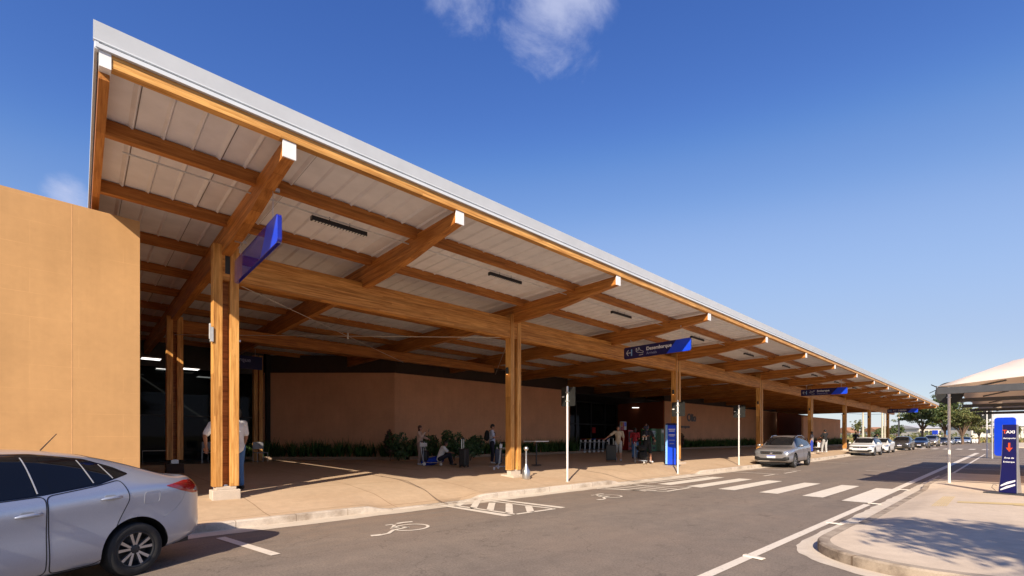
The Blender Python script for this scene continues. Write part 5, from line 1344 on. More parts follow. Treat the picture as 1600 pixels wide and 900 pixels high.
# taxi totem on the island
tx, ty = at(1578, 772, .14)
t = thing('taxi_totem', 'dark blue curved taxi totem with a red arrow on the island', 'totem', (tx, ty, .14), R(-17))
n_ = 14; H = 1.72; pr = []
for i in range(n_ + 1):
    v = i / n_; z = .04 + H * v; w = .135 + .04 * (1 - v) ** 2; lean = .06 * v; pr.append((z, w, lean, .045 + .09 * (1 - v) ** 2.5))
def face(name, mat, x0f, inset=0, side=1):
    m = MB()
    for z, w, lean, d in pr:
        for s_ in (-1, 1):
            m.v.append((lean * .5 - (d + x0f), s_ * (w - inset) , z))
    for i in range(n_): m.f.append((2 * i, 2 * i + 1, 2 * i + 3, 2 * i + 2)); m.m.append(0)
    return m
bdy = MB()
for z, w, lean, d in pr:
    for (sx, sy) in ((-1, -1), (-1, 1), (1, 1), (1, -1)): bdy.v.append((lean * .5 + sx * d, sy * w, z))
for i in range(n_):
    for j in range(4): a = 4 * i + j; b_ = 4 * i + (j + 1) % 4; bdy.f.append((a, b_, b_ + 4, a + 4)); bdy.m.append(0)
bdy.f += [(0, 1, 2, 3), (4 * n_ + 3, 4 * n_ + 2, 4 * n_ + 1, 4 * n_)]; bdy.m += [0, 0]
bdy.build('frame', STEEL, t, bevel=.004); face('', NAVY, .004, .012).build('front_panel', NAVY, t)
def fx_at(z):
    v = (z - .04) / H; return .03 * v - (.045 + .09 * (1 - v) ** 2.5) - .008
def ttxt(txt, size, y, z, mat, bold=.002, al='LEFT'):
    me = text_mesh(txt, size, al, .001, bold); tilt = math.atan2(fx_at(z + .05) - fx_at(z), .05)
    xform(me, Matrix.Translation((fx_at(z), y, z)) @ Matrix.Rotation(tilt, 4, 'Y') @ Matrix.Rotation(R(-90), 4, 'Z') @ Matrix.Rotation(R(90), 4, 'X')); link('lettering', me, mat, t)
ttxt('T', .125, .125, 1.54, ORANGE, .004); ttxt('AXI', .100, .062, 1.54, WHITET, .003)
ttxt('Aeroporto', .052, 0, 1.40, WHITET, .001, 'CENTER'); ttxt('Área de', .056, 0, .90, WHITET, .001, 'CENTER'); ttxt('Embarque', .052, 0, .80, WHITET, .001, 'CENTER')
m = MB(); xq = fx_at(1.15); m.add([(xq, y, z) for y, z in ((-.02, 1.30), (.02, 1.30), (.02, 1.17), (.065, 1.18), (0, 1.07), (-.065, 1.18), (-.02, 1.17))], [(0, 1, 2, 3, 4, 5, 6)]); m.build('arrow', ORANGE, t)
for zz in (.14, .24):
    m = MB(); ys = [(.13, zz - .05), (-.13, zz + .09), (-.13, zz + .13), (.02, zz + .07), (.135, zz - .02)]; m.add([(fx_at(z) - .001, y, z) for y, z in ys], [tuple(range(5))]); m.build('swoosh', WHITET, t)
MB().box(-.26, .22, -.46, .42, .0, .03).build('base_plate', CHAR, t, bevel=.006)
MB().tube([(-.02, .26, .06), (-.03, .33, .14), (-.01, .31, .22), (0, .24, .2)], .006, 6).build('cable', BLACK, t, smooth=True)
# large plain blue panel beyond the bays
px_, py_ = 48.5, .70
t = thing('blue_sign_board', 'large plain bright blue rounded panel beyond the parking bays', 'sign', (px_, py_, 0), R(-22))
MB().prism([(y, z + 1.58) for y, z in rrect(1.15, 2.75, .2)], 'x', -.05, .05).build('panel', BLUE, t, bevel=.008)
MB().tube([(.05, .72, 0), (.05, .72, 4.6)], .05, 10).build('post', GALV, t, smooth=True); MB().tube([(.05, -.5, 0), (.05, -.5, .4)], .05, 10).build('post', GALV, t, smooth=True)
# small blue signs further along the forecourt
for px, dp, w_, h_, lab in ((1461, 84, 1.05, .75, 'small blue sign panel above the champagne SUV'), (1482, 92, .8, .9, 'small pale blue sign panel left of the round sign post'), (1502, 100, .8, .8, 'small blue sign panel above the distant saloons')):
    r_ = (px - 800) / F * dp; X, Y = dp * CT + r_ * ST, dp * ST - r_ * CT
    t = thing('blue_sign', lab, 'sign', (X, Y, 0), R(-40), 'small blue signs along the forecourt')
    MB().prism([(y, z + 2.35) for y, z in rrect(w_, h_, .08)], 'x', -.04, .04).build('panel', BLUE if 'pale' not in lab else LBLUE, t)
    for q in (-.3, .3): MB().box(-.04, .04, q - .03, q + .03, 0, 2.0).build('leg', GALV, t)
# ash bin with a ball-topped stem beside the second column
ax, ay = at(822, 744, .33)
t = thing('ash_bin', 'steel ash bin with a ball top right of the second column', 'bin', (ax, ay, pave_z(ax, ay)), 0)
MB().lathe([(.13, 0), (.135, .02), (.13, .26), (.12, .28), (.05, .42), (.035, .46), (.028, .50), (.026, .92)], 'z', (0, 0, 0), 24).build('body', STEEL, t, smooth=True); MB().ell((0, 0, .97), (.075, .075, .075), 16, 10).build('ball_top', STEEL, t, smooth='all')
# low table / parasol-like tray seen behind the column
t = thing('counter_tray', 'flat pale tray on a stand just right of the second column', 'table', (at(838, 727, .4)[0], at(838, 727, .4)[1], .40), R(10))
MB().box(-.5, .5, -.3, .3, .98, 1.02).build('table_top', WHITEP, t, bevel=.01); MB().tube([(0, 0, 0), (0, 0, .98)], .03, 10).build('stem', DARKM, t); MB().lathe([(.22, 0), (.2, .03)], 'z', (0, 0, 0), 20).build('foot', DARKM, t)
# vending machines and posters by the entrance
def machine(name, label, X, Y, w, d, h, mat, rz=0):
    t = thing(name, label, 'vending machine', (X, Y, .41), R(rz))
    MB().box(-w / 2, w / 2, -d / 2, d / 2, .05, h).build('cabinet', mat, t, bevel=.015); MB().box(-w / 2 + .04, w / 2 - .04, -d / 2 + .03, d / 2 - .03, 0, .06).build('plinth', BLACK, t); return t
vx, vy = at(1018, 706, .41)
t = machine('vending_machine', 'green vending machine, larger of the two, against the rust-red side wall', vx + .2, vy + .35, 1.0, .85, 1.80, GREENM, 8)
MB().box(-.516, -.503, -.3, .12, .55, 1.62).build('display_window', CGLASS, t); MB().box(-.515, -.503, .18, .34, .9, 1.4).build('keypad', DARKM, t); MB().box(-.40, .25, -.442, -.428, .55, 1.62).build('display_window', CGLASS, t); MB().box(-.30, .20, -.442, -.428, .2, .4).build('flap', BLACK, t)
MB().lathe([(.13, -.006), (.13, .006)], 'y', (.1, -.447, 1.25), 24).build('emblem', pm('pale_green', (.30, .5, .36), .5), t)
t = machine('vending_machine', 'pale green narrow vending machine right of the larger green one', vx + 1.35, vy + .25, .6, .8, 1.80, pm('sage_cabinet', (.20, .30, .20), .5), 8)
MB().box(-.2, .2, -.412, -.403, .5, 1.4).build('front_panel', GREENM, t); MB().box(-.22, .22, -.412, -.403, 1.5, 1.7).build('header', WHITEP, t)
rx_, ry_ = at(985, 703.5, .41)
t = machine('drinks_machine', 'red and black drinks machine behind the person in the red top', rx_, ry_ + .3, .95, .8, 1.75, RED, 0)
MB().box(-.42, .42, -.412, -.403, .70, 1.62).build('front_panel', BLACK, t); MB().box(-.35, .35, -.416, -.411, .28, .45).build('flap', DARKM, t)
t = thing('poster_board', 'small colourful square poster board above the drinks machine', 'poster', (rx_ + .1, ry_ + .8, 0), 0)
MB().box(-.48, .48, -.02, .02, 2.12, 2.9).build('board', WHITEP, t)
for (a, b, c_, d, mt) in ((-.45, -.12, 2.5, 2.86, pm('ochre_print', (.5, .25, .04), .6)), (-.45, -.12, 2.15, 2.48, RED), (-.10, .12, 2.15, 2.86, RED), (.14, .45, 2.5, 2.86, BLUE), (.14, .45, 2.15, 2.48, WHITET)): MB().box(a, b, -.026, -.021, c_, d).build('print', mt, t)
MB().tube([(-.4, 0, 0.41), (-.4, 0, 2.2)], .02, 8).build('leg', DARKM, t); MB().tube([(.4, 0, 0.41), (.4, 0, 2.2)], .02, 8).build('leg', DARKM, t)
# a notice on the glazing, and a pale panel painting the reflected sky
for X, Z, w, h, lab in ((35.9, 2.2, .5, .55, 'red and white notice stuck on the entrance glazing'), (28.6, 3.6, 1.0, 1.5, 'bright pale poster at the left end of the entrance glazing')):
    o = MB().box(X - w / 2, X + w / 2, 27.40, 27.41, Z - h / 2, Z + h / 2).build('notice', WHITEP if 'pale' in lab else RED, None); tag(o, lab, 'notice')
# waiting-area barriers in the dark hall
for px, lab in ((233, 'low steel rail at the far left of the dark hall'), (335, 'low steel rail just left of the first column in the dark hall')):
    X, Y = at(px, 718, .43); Y = min(Y, 25.5); X = X if Y < 25 else (2.6 if px < 300 else 5.0)
    t = thing('steel_rail', lab, 'rail', (X, Y, .43), 0); MB().tube([(-.6, 0, 0), (-.6, 0, .55), (.6, 0, .55), (.6, 0, 0)], .02, 8).build('hoop', STEEL, t, smooth=True)
# chairs in the hall
def chair(label, X, Y, rz):
    t = thing('chair', label, 'chair', (X, Y, .43), R(rz), 'pale chairs in the dark hall')
    MB().box(-.24, .24, -.24, .24, .43, .46).build('seat', TRIMG, t, bevel=.01); MB().box(.20, .24, -.23, .23, .60, .92).build('backrest', TRIMG, t, bevel=.01)
    for sx in (-1, 1):
        for sy in (-1, 1): MB().tube([(sx * .22, sy * .22, 0), (sx * .22, sy * .22, .9 if sx > 0 else .43)], .012, 6).build('leg', STEEL, t)
chair('pale chair to the right of the first column in the dark hall', 6.0, 23.2, 100)
chair('pale chair between the inner column and the first column', 4.3, 25.0, 80)


# ================================================================ LAMPS
def lamp(label, X):
    t = thing('linear_lamp', label, 'lamp', (X, 9.02, dz(X)), 0, 'black linear lamps under the canopy')
    MB().box(-.55, .55, -.045, .045, 5.66, 5.74).build('housing', BLACK, t, bevel=.004)
    lo = MB()
    for i in range(18): lo.box(-.52 + i * .06, -.485 + i * .06, -.03, .03, 5.652, 5.659)
    o = lo.build('louvre', WHITEP, t)
    MB().tube([(-.2, 0, 5.74), (-.2, 0, 5.82)], .008, 6).build('hanger', DARKM, t); MB().tube([(.2, 0, 5.74), (.2, 0, 5.82)], .008, 6).build('hanger', DARKM, t)
    return t
ords = ['first', 'second', 'third', 'fourth', 'fifth', 'sixth', 'seventh', 'eighth', 'ninth', 'tenth', 'eleventh', 'twelfth', 'thirteenth', 'fourteenth', 'fifteenth']
l0 = None
for i in range(14):
    X = (3.75, 8.1)[i] if i < 2 else 13.3 + 5.43 * (i - 2)
    lb = 'black linear lamp under the canopy, %s from the left end' % ords[i]
    if l0 is None: l0 = lamp(lb, X)
    else: dup(l0, None, (X, 9.02, dz(X)), None, lb)
for (px, py, lab) in ((236, 560.5, 'lit ceiling panel at the left edge of the hall'), (256, 577, 'small lit ceiling panel left of the inner column'), (298, 576.5, 'lit ceiling panel right of the inner column'), (319, 589, 'smallest lit ceiling panel, left of the first column')):
    X, Y = at(px, py, 4.78); t = thing('ceiling_light', lab, 'ceiling light', (X, Y, 4.78), 0, 'lit panels in the hall ceiling')
    MB().box(-.33, .33, -.30, .30, -.01, .03).build('frame', WHITEP, t); MB().box(-.31, .31, -.28, .28, -.016, -.011).build('diffuser', LAMP, t)
for (px, py, z, lab) in ((1000, 637, 4.4, 'lit white tube lamp above the vending machines'), (1225, 655.5, 3.9, 'lit white tube lamp in the dark gap behind the silver SUV')):
    X, Y = at(px, py, z); t = thing('tube_lamp', lab, 'lamp', (X, Y, z), R(47.3)); MB().box(-.05, .05, -.75, .75, -.03, .03).build('tube', LAMP, t, bevel=.01); MB().box(-.03, .03, -.6, .6, .03, .06).build('housing', DARKM, t)
    MB().tube([(0, -.5, .06), (0, -.5, .6)], .01, 6).build('hanger', DARKM, t); MB().tube([(0, .5, .06), (0, .5, .6)], .01, 6).build('hanger', DARKM, t)
# reflective road studs
for i, (px, py) in enumerate(((1178, 872), (1304, 819), (1367, 788), (1413, 766))):
    X, Y = at(px, py, 0); lab = ('road stud nearest the camera on the white edge line', 'road stud second from the camera on the edge line', 'road stud at the near corner of the last zebra stripe', 'road stud at the far corner of the last zebra stripe')[i]
    t = thing('road_stud', lab, 'road stud', (X, Y, .009), R(-8), 'road studs on the edge line')
    MB().prism([(-.05, 0), (-.035, .018), (.035, .018), (.05, 0)], 'y', -.13, .13).build('body', RPAINT, t, bevel=.004); MB().box(-.051, -.044, -.08, .08, .003, .012).build('reflector', WHITEP, t)

# ================================================================ CANOPIES OVER THE PARKING BAYS
def fabric():
    m, n, l, b = new_mat('canopy_membrane')
    v = coords(n, l); f = noise(n, l, v, 1.3, 5)
    l.new(ramp(n, l, f, ((.3, (.86, .86, .84)), (.7, (.93, .92, .90)))), b.inputs['Base Color']); b.inputs['Roughness'].default_value = .7
    tl = n.new('ShaderNodeBsdfTranslucent'); tl.inputs[0].default_value = (.90, .70, .50, 1); mx = n.new('ShaderNodeMixShader'); mx.inputs[0].default_value = .5
    l.new(b.outputs[0], mx.inputs[1]); l.new(tl.outputs[0], mx.inputs[2]); l.new(mx.outputs[0], n['Material Output'].inputs[0]); return m
FAB = fabric()
cn = thing('parking_canopy', 'white tensioned fabric canopy on dark steel beams over the parking bays', 'canopy', (0, 0, 0))
BX = [17.4, 21.75, 26.1, 30.45, 34.8]
CY0, CY1, CZ = 1.55, -6.6, 2.94
for i, X in enumerate(BX):
    MB().box(X - .06, X + .06, CY1, CY0, CZ - .18, CZ if i == 0 else CZ - .06).build('beam', CHAR, cn, bevel=.006)
    MB().box(X - .05, X + .05, CY0, CY0 + .015, CZ - .21, CZ + .05).build('end_plate', CHAR, cn)
    MB().tube([(X, CY0 + .0, CZ - .05), (X - .10, CY0 + .14, CZ - .14)], .010, 6).tube([(X, CY0, CZ + .02), (X + .06, CY0 + .12, CZ + .10)], .014, 6).build('tie_rod', DARKM, cn)
    MB().lathe([(.09, 0), (.09, CZ - .18)], 'z', (X, -5.2, 0), 14).build('post', CHAR, cn, smooth=True)
    MB().box(X - .22, X + .22, -5.42, -4.98, 0, .03).build('base_plate', CHAR, cn)
MB().box(BX[0] - .3, BX[-1] + .3, CY1 - .06, CY1 + .06, CZ - .12, CZ - .02).build('rear_beam', CHAR, cn)
# arched fabric: one vault per bay plus hipped ends, edges scalloped between the beams
def membrane(x0, x1, hip0, hip1):
    m = MB(); NU, NV = 24, 18
    for i in range(NU + 1):
        u = i / NU
        for j in range(NV + 1):
            v = j / NV
            x = x0 + (x1 - x0) * u; y = CY0 + .0 + (CY1 - CY0) * v
            rv = 1 - abs(2 * v - 1) ** 1.25
            ru0 = min(1, (x - x0) / 3.4) if hip0 else 1; ru1 = min(1, (x1 - x) / 3.4) if hip1 else 1
            r_ = min(rv * 1.0, ru0 ** .95, ru1 ** .95)
            sc = .10 * math.sin(math.pi * ((x - x0) / 4.35 % 1)) * (1 - rv)
            sy = (.16 * math.sin(math.pi * ((x - x0) / 4.35 % 1))) * (1 if v < .5 else -1) * (1 - rv)
            bow = .24 * math.sin(math.pi * v) * (1 - ru0) if hip0 else 0
            m.v.append((x, y - sy, CZ + .03 + 1.5 * r_ + sc + bow))
    for i in range(NU):
        for j in range(NV):
            a = i * (NV + 1) + j; m.f.append((a, a + NV + 1, a + NV + 2, a + 1)); m.m.append(0)
    o = m.build('membrane', FAB, cn, smooth='all', fix=False); sd = o.modifiers.new('thick', 'SOLIDIFY'); sd.thickness = .004
membrane(BX[0], BX[-1], True, True)
for X in BX:
    MB().tube([(X, CY0 - .75, CZ - .02), (X + .75, CY0 - 1.3, CZ + .16)], .025, 6).build('strut', CHAR, cn)

# ================================================================ PLANTING
LEAFD = pm('strap_leaf_green', (.05, .11, .028), .5, 0, .45, 3, spec=.4)
LEAFD2 = pm('strap_leaf_light', (.11, .19, .055), .5, 0, .4, 3, spec=.4)
def blade_clump(mb, cx, cy, z, rnd, n=26, h=.62, spread=.42):
    for _ in range(n):
        a = rnd.uniform(0, 2 * math.pi); L = h * rnd.uniform(.65, 1.2); out = spread * rnd.uniform(.25, 1.1); w = rnd.uniform(.012, .026)
        dx, dy = math.cos(a), math.sin(a); px, py = -dy, dx; vs = []; N_ = 4
        droop = rnd.uniform(.1, .5)
        for i in range(N_ + 1):
            t = i / N_; r_ = out * t ** 1.3; zz = L * (t - droop * t ** 3); ww = w * (1 - t) ** .6 + .001
            for s_ in (-1, 1): vs.append((cx + dx * r_ + px * ww * s_, cy + dy * r_ + py * ww * s_, z + zz))
        mb.add(vs, [(2 * i, 2 * i + 1, 2 * i + 3, 2 * i + 2) for i in range(N_)], 0 if rnd.random() < .72 else 1)
def leafy(mb, c, r, n, rnd, ls=.07, m0=0, m1=1, pr=.3):
    for _ in range(n):
        while True:
            p = Vector((rnd.uniform(-1, 1), rnd.uniform(-1, 1), rnd.uniform(-1, 1)))
            if .25 < p.length < 1: break
        p = Vector((c[0] + p.x * r[0], c[1] + p.y * r[1], c[2] + p.z * r[2]))
        d = Vector((rnd.gauss(0, 1), rnd.gauss(0, 1), rnd.gauss(.3, .8))).normalized(); s_ = d.orthogonal().normalized(); s_ = (Matrix.Rotation(rnd.uniform(0, 6.28), 3, d) @ s_)
        L = ls * rnd.uniform(.6, 1.5); W = L * .42
        t = s_.cross(d)
        mb.add([p - s_ * L, p + t * W * .9, p + s_ * L, p - t * W * .9], [(0, 1, 2, 3)], m1 if rnd.random() < pr else m0)
beds = []
def bed(label, poly_front, depth_dir, depth, z, seed, n_per_m=3.0, h=.62):
    """planter: low kerb along a line, soil and strap-leaved plants behind it"""
    a, b = Vector(poly_front[0]), Vector(poly_front[1]); d = (b - a); L = d.length; d.normalize(); n_ = Vector(depth_dir).normalized()
    t = thing('planter_bed', label, 'planter', (0, 0, 0), 0, 'planter beds along the terracotta walls')
    kb_ = MB(); q = [a, b, b + n_ * .14, a + n_ * .14]; kb_.prism([tuple(p) for p in q], 'z', .25, z + .17); kb_.build('edging', CONCD, t, bevel=.012)
    q = [a + n_ * .145, b + n_ * .145, b + n_ * depth, a + n_ * depth]; MB().prism([tuple(p) for p in q], 'z', .25, z + .11).build('soil', SOIL, t)
    rnd = random.Random(seed); mb = MB()
    for _ in range(int(L * n_per_m * depth * 4.2)):
        u = rnd.random() * L; w = rnd.uniform(.25, depth - .05); p = a + d * u + n_ * w
        blade_clump(mb, p.x, p.y, z + .10, rnd, 22, h * 1.2 * rnd.uniform(.75, 1.25), .46)
    o = mb.build('planting', [LEAFD, LEAFD2], None, fix=False); tag(o, label.replace('planter with', 'dense').replace('low concrete ', ''), 'plants', None, 'stuff')
CONCD = concrete('planter_concrete', (.34, .25, .18), (.2, .13, .08), .5)
def P2(p): return (p.x, p.y)
fl = Vector((12.2, 21.2)); lf = fl + dvec * 9.0
bed('low concrete planter with strap-leaved plants before the angled wall', (P2(lf), P2(fl)), (CT, ST), 1.35, .40, 11, 3.6, .78)
bed('low concrete planter with strap-leaved plants in front of the long wall', ((12.4, 21.1), (26.4, 21.1)), (0, 1), 1.25, .40, 12, 3.6, .74)
bed('low concrete planter with strap-leaved plants right of the third column', ((40.6, 21.1), (61.5, 21.1)), (0, 1), 1.25, .40, 13, 3.2, .74)
bed('low concrete planter with strap-leaved plants by the far low wall', ((62.5, 15.9), (79.5, 15.9)), (0, 1), 1.25, .40, 14, 2.4, .8)
# a few taller shrubs standing above the planting
SHR = pm('shrub_leaf_dark', (.04, .085, .028), .5, 0, .4, 4); SHR2 = pm('shrub_leaf_mid', (.085, .15, .045), .5, 0, .4, 4); BARK = pm('bark', (.14, .09, .06), .95, 0, .35, 14, .6, 30)
REDL = pm('bronze_leaf', (.10, .035, .03), .5, 0, .3, 5)
def shrub(label, X, Y, z, h, w, seed, mats=(SHR, SHR2), n=1000, ls=.075):
    rnd = random.Random(seed); t = thing('shrub', label, 'shrub', (X, Y, z)); m = MB()
    for k in range(5): a = rnd.uniform(0, 6.28); m.tube([(0, 0, 0), (math.cos(a) * w * .2, math.sin(a) * w * .2, h * .4), (math.cos(a) * w * .4, math.sin(a) * w * .4, h * .8)], [.018, .012, .005], 5)
    m.build('stems', BARK, t); m = MB()
    for k in range(6): a = rnd.uniform(0, 6.28); r_ = rnd.uniform(.1, .45) * w; leafy(m, (math.cos(a) * r_, math.sin(a) * r_, h * rnd.uniform(.35, .8)), (w * .35, w * .35, h * .3), n // 6, rnd, ls)
    m.build('foliage', list(mats), t, fix=False)
for (px, py, h, w, sd, lb, mt) in ((632, 722, 1.25, .9, 1, 'dark rounded shrub left of the auburn-haired person', (SHR, SHR2)), (618, 722, 1.5, .4, 2, 'thin bronze-leaved shrub at the corner of the walls', (REDL, SHR)), (668, 721, 1.15, 1.1, 3, 'dark shrub behind the trolley of the auburn-haired person', (SHR, SHR2)), (720, 722, 1.45, .8, 4, 'shrub rising behind the black suitcases', (SHR, SHR2)),
                                (745, 722, 1.2, 1.1, 5, 'dark shrub between the suitcases and the person with the rucksack', (SHR, SHR2)), (383, 716, 1.1, .9, 6, 'dark shrub right of the first column in the shade', (SHR, SHR2)), (1072, 706, 1.3, .5, 7, 'thin bronze-leaved shrub right of the third column', (REDL, SHR))):
    X, Y = at(px, py, .45); shrub(lb, X, Y + .5 if px > 600 else Y, .48, h, w, sd, mt)

# ---------------------------------------------------------------- trees
TL1 = pm('tree_leaf_dark', (.045, .075, .020), .55, 0, .35, 2); TL2 = pm('tree_leaf_olive', (.105, .125, .035), .55, 0, .3, 2); TL3 = pm('tree_leaf_yellowish', (.16, .155, .05), .55, 0, .3, 2)
def tree(name, label, X, Y, H, W, seed, mats=(TL1, TL2), trunk_h=.3, n=9000, ls=.16, flat=.55, lean=0, zb_=0, gaps=1.0, group=None, nl=9):
    rnd = random.Random(seed); t = thing(name, label, 'tree', (X, Y, zb_), rnd.uniform(0, 360), group)
    tr = MB(); th = H * trunk_h; r0_ = H * .028
    tr.tube([(0, 0, -.2), (.02 * H * lean, 0, th * .5), (.05 * H * lean, .01 * H, th)], [r0_ * 1.35, r0_, r0_ * .85], 10)
    tips = []
    for k in range(nl):
        a = 2 * math.pi * k / nl + rnd.uniform(-.35, .35); rr = W * rnd.uniform(.45, .92); zt_ = H * rnd.uniform(trunk_h + .22, .92) if k % 3 else H * rnd.uniform(.82, .95)
        if k % 3 == 0: rr *= .45
        p0 = Vector((.05 * H * lean, .01 * H, th * rnd.uniform(.85, 1))); p3 = Vector((math.cos(a) * rr, math.sin(a) * rr, zt_)); mid = p0.lerp(p3, .5) + Vector((rnd.uniform(-.06, .06) * H, rnd.uniform(-.06, .06) * H, .05 * H))
        tr.tube([p0, p0.lerp(mid, .5) + Vector((0, 0, .02 * H)), mid, p3], [r0_ * .6, r0_ * .45, r0_ * .3, r0_ * .08], 7); tips.append(p3)
        for q in range(3):
            s_ = mid.lerp(p3, rnd.uniform(0, .7)); e = s_ + Vector((rnd.uniform(-1, 1) * W * .32, rnd.uniform(-1, 1) * W * .32, rnd.uniform(.0, .12) * H)); tr.tube([s_, s_.lerp(e, .5) + Vector((0, 0, .02 * H)), e], [r0_ * .2, r0_ * .13, r0_ * .04], 5); tips.append(e)
    tr.build('trunk', BARK, t, smooth=True)
    cr = MB(); per = max(8, int(n / len(tips) / 4))
    for p in tips:
        for c in range(4):
            o_ = Vector((rnd.gauss(0, .10) * W, rnd.gauss(0, .10) * W, rnd.gauss(.02, .05) * H)); s_ = rnd.uniform(.10, .20) * W * gaps
            leafy(cr, tuple(p + o_), (s_ * 1.2, s_ * 1.2, s_ * flat), per, rnd, ls, 0, 1, rnd.uniform(.15, .7))
    cr.build('crown', list(mats), t, fix=False)
    return t
def pos(px, depth):
    r_ = (px - 800) / F * depth; return depth * CT + r_ * ST, depth * ST - r_ * CT
def T_(name, label, px, depth, ytop, W, seed, **k):
    X, Y = pos(px, depth); H = EYE + (HY - ytop) / F * depth; return tree(name, label, X, Y, H, W, seed, **k)
T_('broad_tree', 'broad spreading tree with a bare forked trunk, left of the round sign post', 1441, 104, 632, 5.0, 21, mats=(TL1, TL2), trunk_h=.36, n=9000, ls=.20, flat=.45, nl=10)
T_('broad_tree', 'largest dense tree, behind the round sign post and above the parked cars', 1478, 98, 617, 4.6, 22, mats=(TL1, TL2), trunk_h=.25, n=13000, ls=.2, flat=.7, nl=12)
T_('olive_tree', 'olive-green spreading tree right of the largest tree, tapering to the right', 1504, 96, 637, 4.6, 23, mats=(TL2, TL3), trunk_h=.22, n=12000, ls=.2, flat=.6, nl=12)
T_('olive_tree', 'low wispy tree at the right end of the tree group', 1530, 104, 655, 2.6, 24, mats=(TL2, TL3), trunk_h=.3, n=3500, ls=.18, nl=7)
T_('young_tree', 'thin young tree seen between the sixth and seventh columns', 1341, 120, 655, 1.7, 25, mats=(TL2, TL3), trunk_h=.25, n=2200, ls=.15, gaps=.8, nl=8)
T_('young_tree', 'small olive tree right of the seventh column', 1376, 150, 668, 2.2, 26, mats=(TL1, TL2), trunk_h=.25, n=2000, ls=.2, nl=7)
T_('young_tree', 'small tree between the eighth column and the broad tree', 1402, 140, 664, 2.4, 27, mats=(TL1, TL2), trunk_h=.3, n=2400, ls=.2, nl=7)
T_('young_tree', 'thin tree beyond the white bollards at the right edge', 1582, 135, 664, 2.4, 28, mats=(TL2, TL3), trunk_h=.3, n=2000, ls=.2, nl=7)
# tree outside the frame on the right whose crown shades the island
tree('street_tree', 'street tree outside the frame whose crown shades the near end of the island', 2.2, -7.5, 6.5, 3.7, 31, mats=(TL1, TL2), trunk_h=.42, n=30000, ls=.11, flat=.6, nl=13, gaps=1.25)
# dry field, bushes and verge beyond the car park
DRY = pm('dry_grass', (.36, .27, .11), .95, 0, .35, .3); DRY2 = pm('dry_grass_green', (.17, .17, .06), .95, 0, .35, .3)
rnd = random.Random(77); fm = MB()
for _ in range(15000):
    depth = rnd.uniform(104, 190); px = rnd.uniform(1318, 1640); X, Y = pos(px, depth)
    if -13 < Y < 16 and X < 172: continue
    h = rnd.uniform(.25, 1.1) * (1.3 if rnd.random() < .1 else 1); a = rnd.uniform(0, 3.14); w = rnd.uniform(.15, .5)
    dx, dy = math.cos(a) * w, math.sin(a) * w; lx, ly = rnd.uniform(-.2, .2), rnd.uniform(-.2, .2)
    fm.add([(X - dx, Y - dy, -.05), (X + dx, Y + dy, -.05), (X + dx * .3 + lx, Y + dy * .3 + ly, h), (X - dx * .4 + lx, Y - dy * .4 + ly, h * .9)], [(0, 1, 2, 3)], 0 if rnd.random() < .7 else 1)
tag(fm.build('dry_grass', [DRY, DRY2], None, fix=False), 'tall dry grass and weeds covering the field beyond the terminal', 'grass', None, 'stuff')
bm_ = MB()
for _ in range(150):
    depth = rnd.uniform(150, 330); px = rnd.uniform(1310, 1640); X, Y = pos(px, depth); s_ = rnd.uniform(1.2, 3.2)
    leafy(bm_, (X, Y, s_ * .45), (s_ * 1.6, s_ * 1.6, s_ * .7), 90, rnd, .45, 0, 1, .4)
tag(bm_.build('far_bushes', [TL2, TL3], None, fix=False), 'mass of olive and yellowish bushes on the skyline beyond the field', 'bushes', None, 'stuff')
# white bollards at the end of the road
ords2 = ('left', 'middle', 'right')
for i, px in enumerate((1518, 1522, 1526.5)):
    X, Y = pos(px, 118); t = MB().lathe([(.22, 0), (.26, .05), (.26, .75), (.2, .95), (.05, 1.0)], 'z', (0, 0, 0), 14).build('bollard', WHITEP, None, smooth=True); t.location = (X, Y, 0)
    tag(t, 'white bollard at the end of the road, %s of the three' % ords2[i], 'bollard', 'white bollards at the end of the road')
# utility poles and thin masts beyond the canopy
POLE = pm('pole_concrete', (.50, .44, .34), .8, 0, .12, 3)
def upole(label, X, Y, H, r=.17, arm=True, name='utility_pole'):
    t = thing(name, label, 'pole', (X, Y, 0)); MB().lathe([(r * 1.2, -.2), (r, H * .5), (r * .7, H)], 'z', (0, 0, 0), 12).build('shaft', POLE, t, smooth=True)
    if arm:
        MB().box(-.06, .06, -.9, .9, H - .5, H - .36).build('crossarm', POLE, t)
        for y in (-.8, -.3, .3, .8): MB().lathe([(.05, 0), (.07, .06), (.04, .18)], 'z', (0, y, H - .36), 8).build('insulator', WHITEP, t, smooth=True)
    return t
for px, dpt, H, lb in ((1348.5, 95, 8.6, 'pale concrete pole between the sixth and seventh columns'), (1378.5, 100, 9.0, 'pale concrete pole left of the eighth column, nearer of a close pair'), (1382.5, 128, 9.5, 'pale concrete pole left of the eighth column, farther of a close pair'), (1404.5, 110, 9, 'pale concrete pole right of the last column')):
    X, Y = pos(px, dpt); upole(lb, X, Y, H)
X, Y = pos(1316.5, 78); t = thing('lamp_post', 'dark slim lamp post at the end of the far low wall', 'lamp post', (X, Y, 0)); MB().lathe([(.09, 0), (.06, 5.2)], 'z', (0, 0, 0), 10).build('post', DARKM, t, smooth=True); MB().box(-.15, .45, -.12, .12, 5.15, 5.28).build('lamp_head', DARKM, t, bevel=.02)
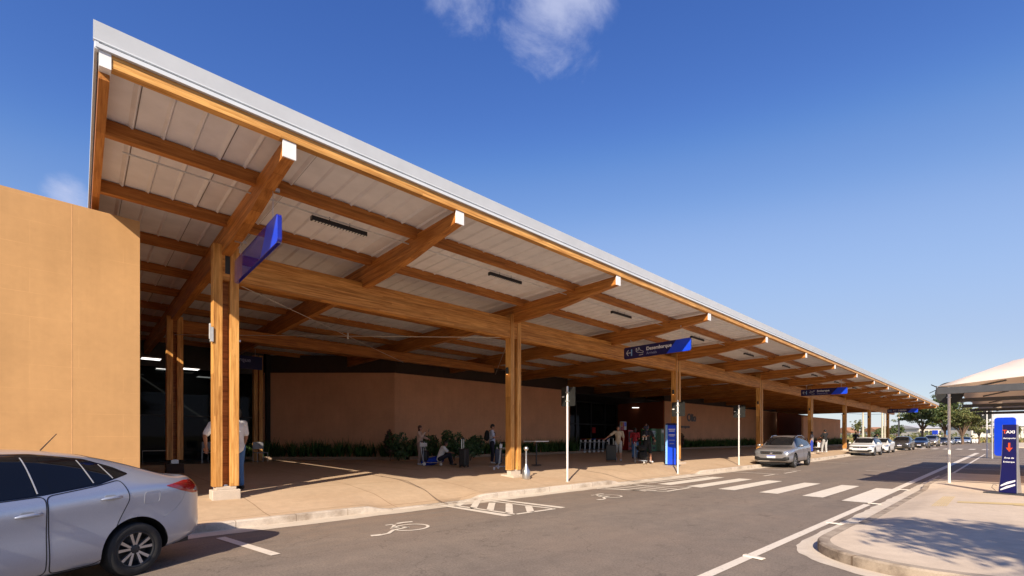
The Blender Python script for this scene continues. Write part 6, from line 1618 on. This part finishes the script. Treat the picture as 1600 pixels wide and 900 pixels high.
# overhead cable and its two poles, outside the frame; the cable throws the faint line across the road
p1, p2 = (-23.7, 9.5), (12.6, -18.2)
for (x, y), lb in ((p1, 'street pole left of the frame carrying the overhead cable'), (p2, 'street pole right of the frame carrying the overhead cable')): upole(lb, x, y, 8.8)
cb_ = MB()
for o_ in (-.3, .3):
    cb_.tube([(p1[0] + (p2[0] - p1[0]) * i / 16, p1[1] + (p2[1] - p1[1]) * i / 16 + o_, 8.45 - .9 * (1 - (2 * i / 16 - 1) ** 2)) for i in range(17)], .022, 5)
tag(cb_.build('overhead_cable', BLACK, None), 'pair of black overhead cables strung between the two street poles', 'cable')
# far buildings
BWH = pm('far_white_wall', (.62, .58, .50), .8, 0, .08, .2); BROOF = pm('far_metal_roof', (.50, .50, .50), .5, 0, .1, .2); BWIN = pm('far_window_dark', (.045, .05, .06), .3); BTILE = pm('far_roof_tile', (.34, .17, .09), .8, 0, .2, 1)
def fbuild(label, px0, px1, depth, ztop, zroof, seed, nwin=8, roof=BROOF, wz=(.45, .8), name='distant_building'):
    """long low building facing the camera's road, given by the bearing of its ends"""
    a = Vector(pos(px0, depth)); b = Vector(pos(px1, depth)); d = (b - a); L = d.length; d.normalize(); rz = math.atan2(d.y, d.x)
    t = thing(name, label, 'building', (a.x, a.y, 0), rz); W = 12
    MB().box(0, L, 0, W, 0, ztop).build('wall', BWH, t); MB().prism([(-.6, ztop), (W / 2, zroof), (W + .6, ztop), (W + .6, ztop - .12), (-.6, ztop - .12)], 'x', -.5, L + .5).build('roof', roof, t)
    for i in range(nwin): x0 = L * (i + .15) / nwin; MB().box(x0, L * (i + .88) / nwin, -.05, .03, ztop * wz[0], ztop * wz[1]).build('window', BWIN, t)
fbuild('long pale building with a dark window band behind the large trees', 1436, 1512, 190, 5.0, 6.2, 1, 10)
fbuild('long pale hall with a grey roof at the right edge behind the taxi totem', 1518, 1660, 170, 5.4, 10.5, 2, 9, wz=(.5, .85))
fbuild('small white house with tiled roof between the seventh and eighth columns', 1374, 1388, 230, 4.2, 6.3, 3, 3, BTILE, name='distant_house')
fbuild('cluster-end white house left of the broad tree', 1408, 1432, 250, 4.5, 6.6, 4, 4, BTILE, name='distant_house')
fbuild('pale house between the sixth and seventh columns', 1330, 1342, 240, 3.6, 6.4, 5, 2, BTILE, name='distant_house')
# overhead service line seen below the far end of the canopy
cb_ = MB(); A = Vector((*pos(1296, 96), 7.3)); B = Vector((*pos(1404, 110), 7.6)); 
for o_ in (0, .5): cb_.tube([A.lerp(B, i / 8) + Vector((0, 0, -.5 * math.sin(math.pi * i / 8) - o_)) for i in range(9)], .03, 5)
tag(cb_.build('overhead_cable', BLACK, None), 'thin overhead cables seen under the far end of the canopy between the concrete poles', 'cable')
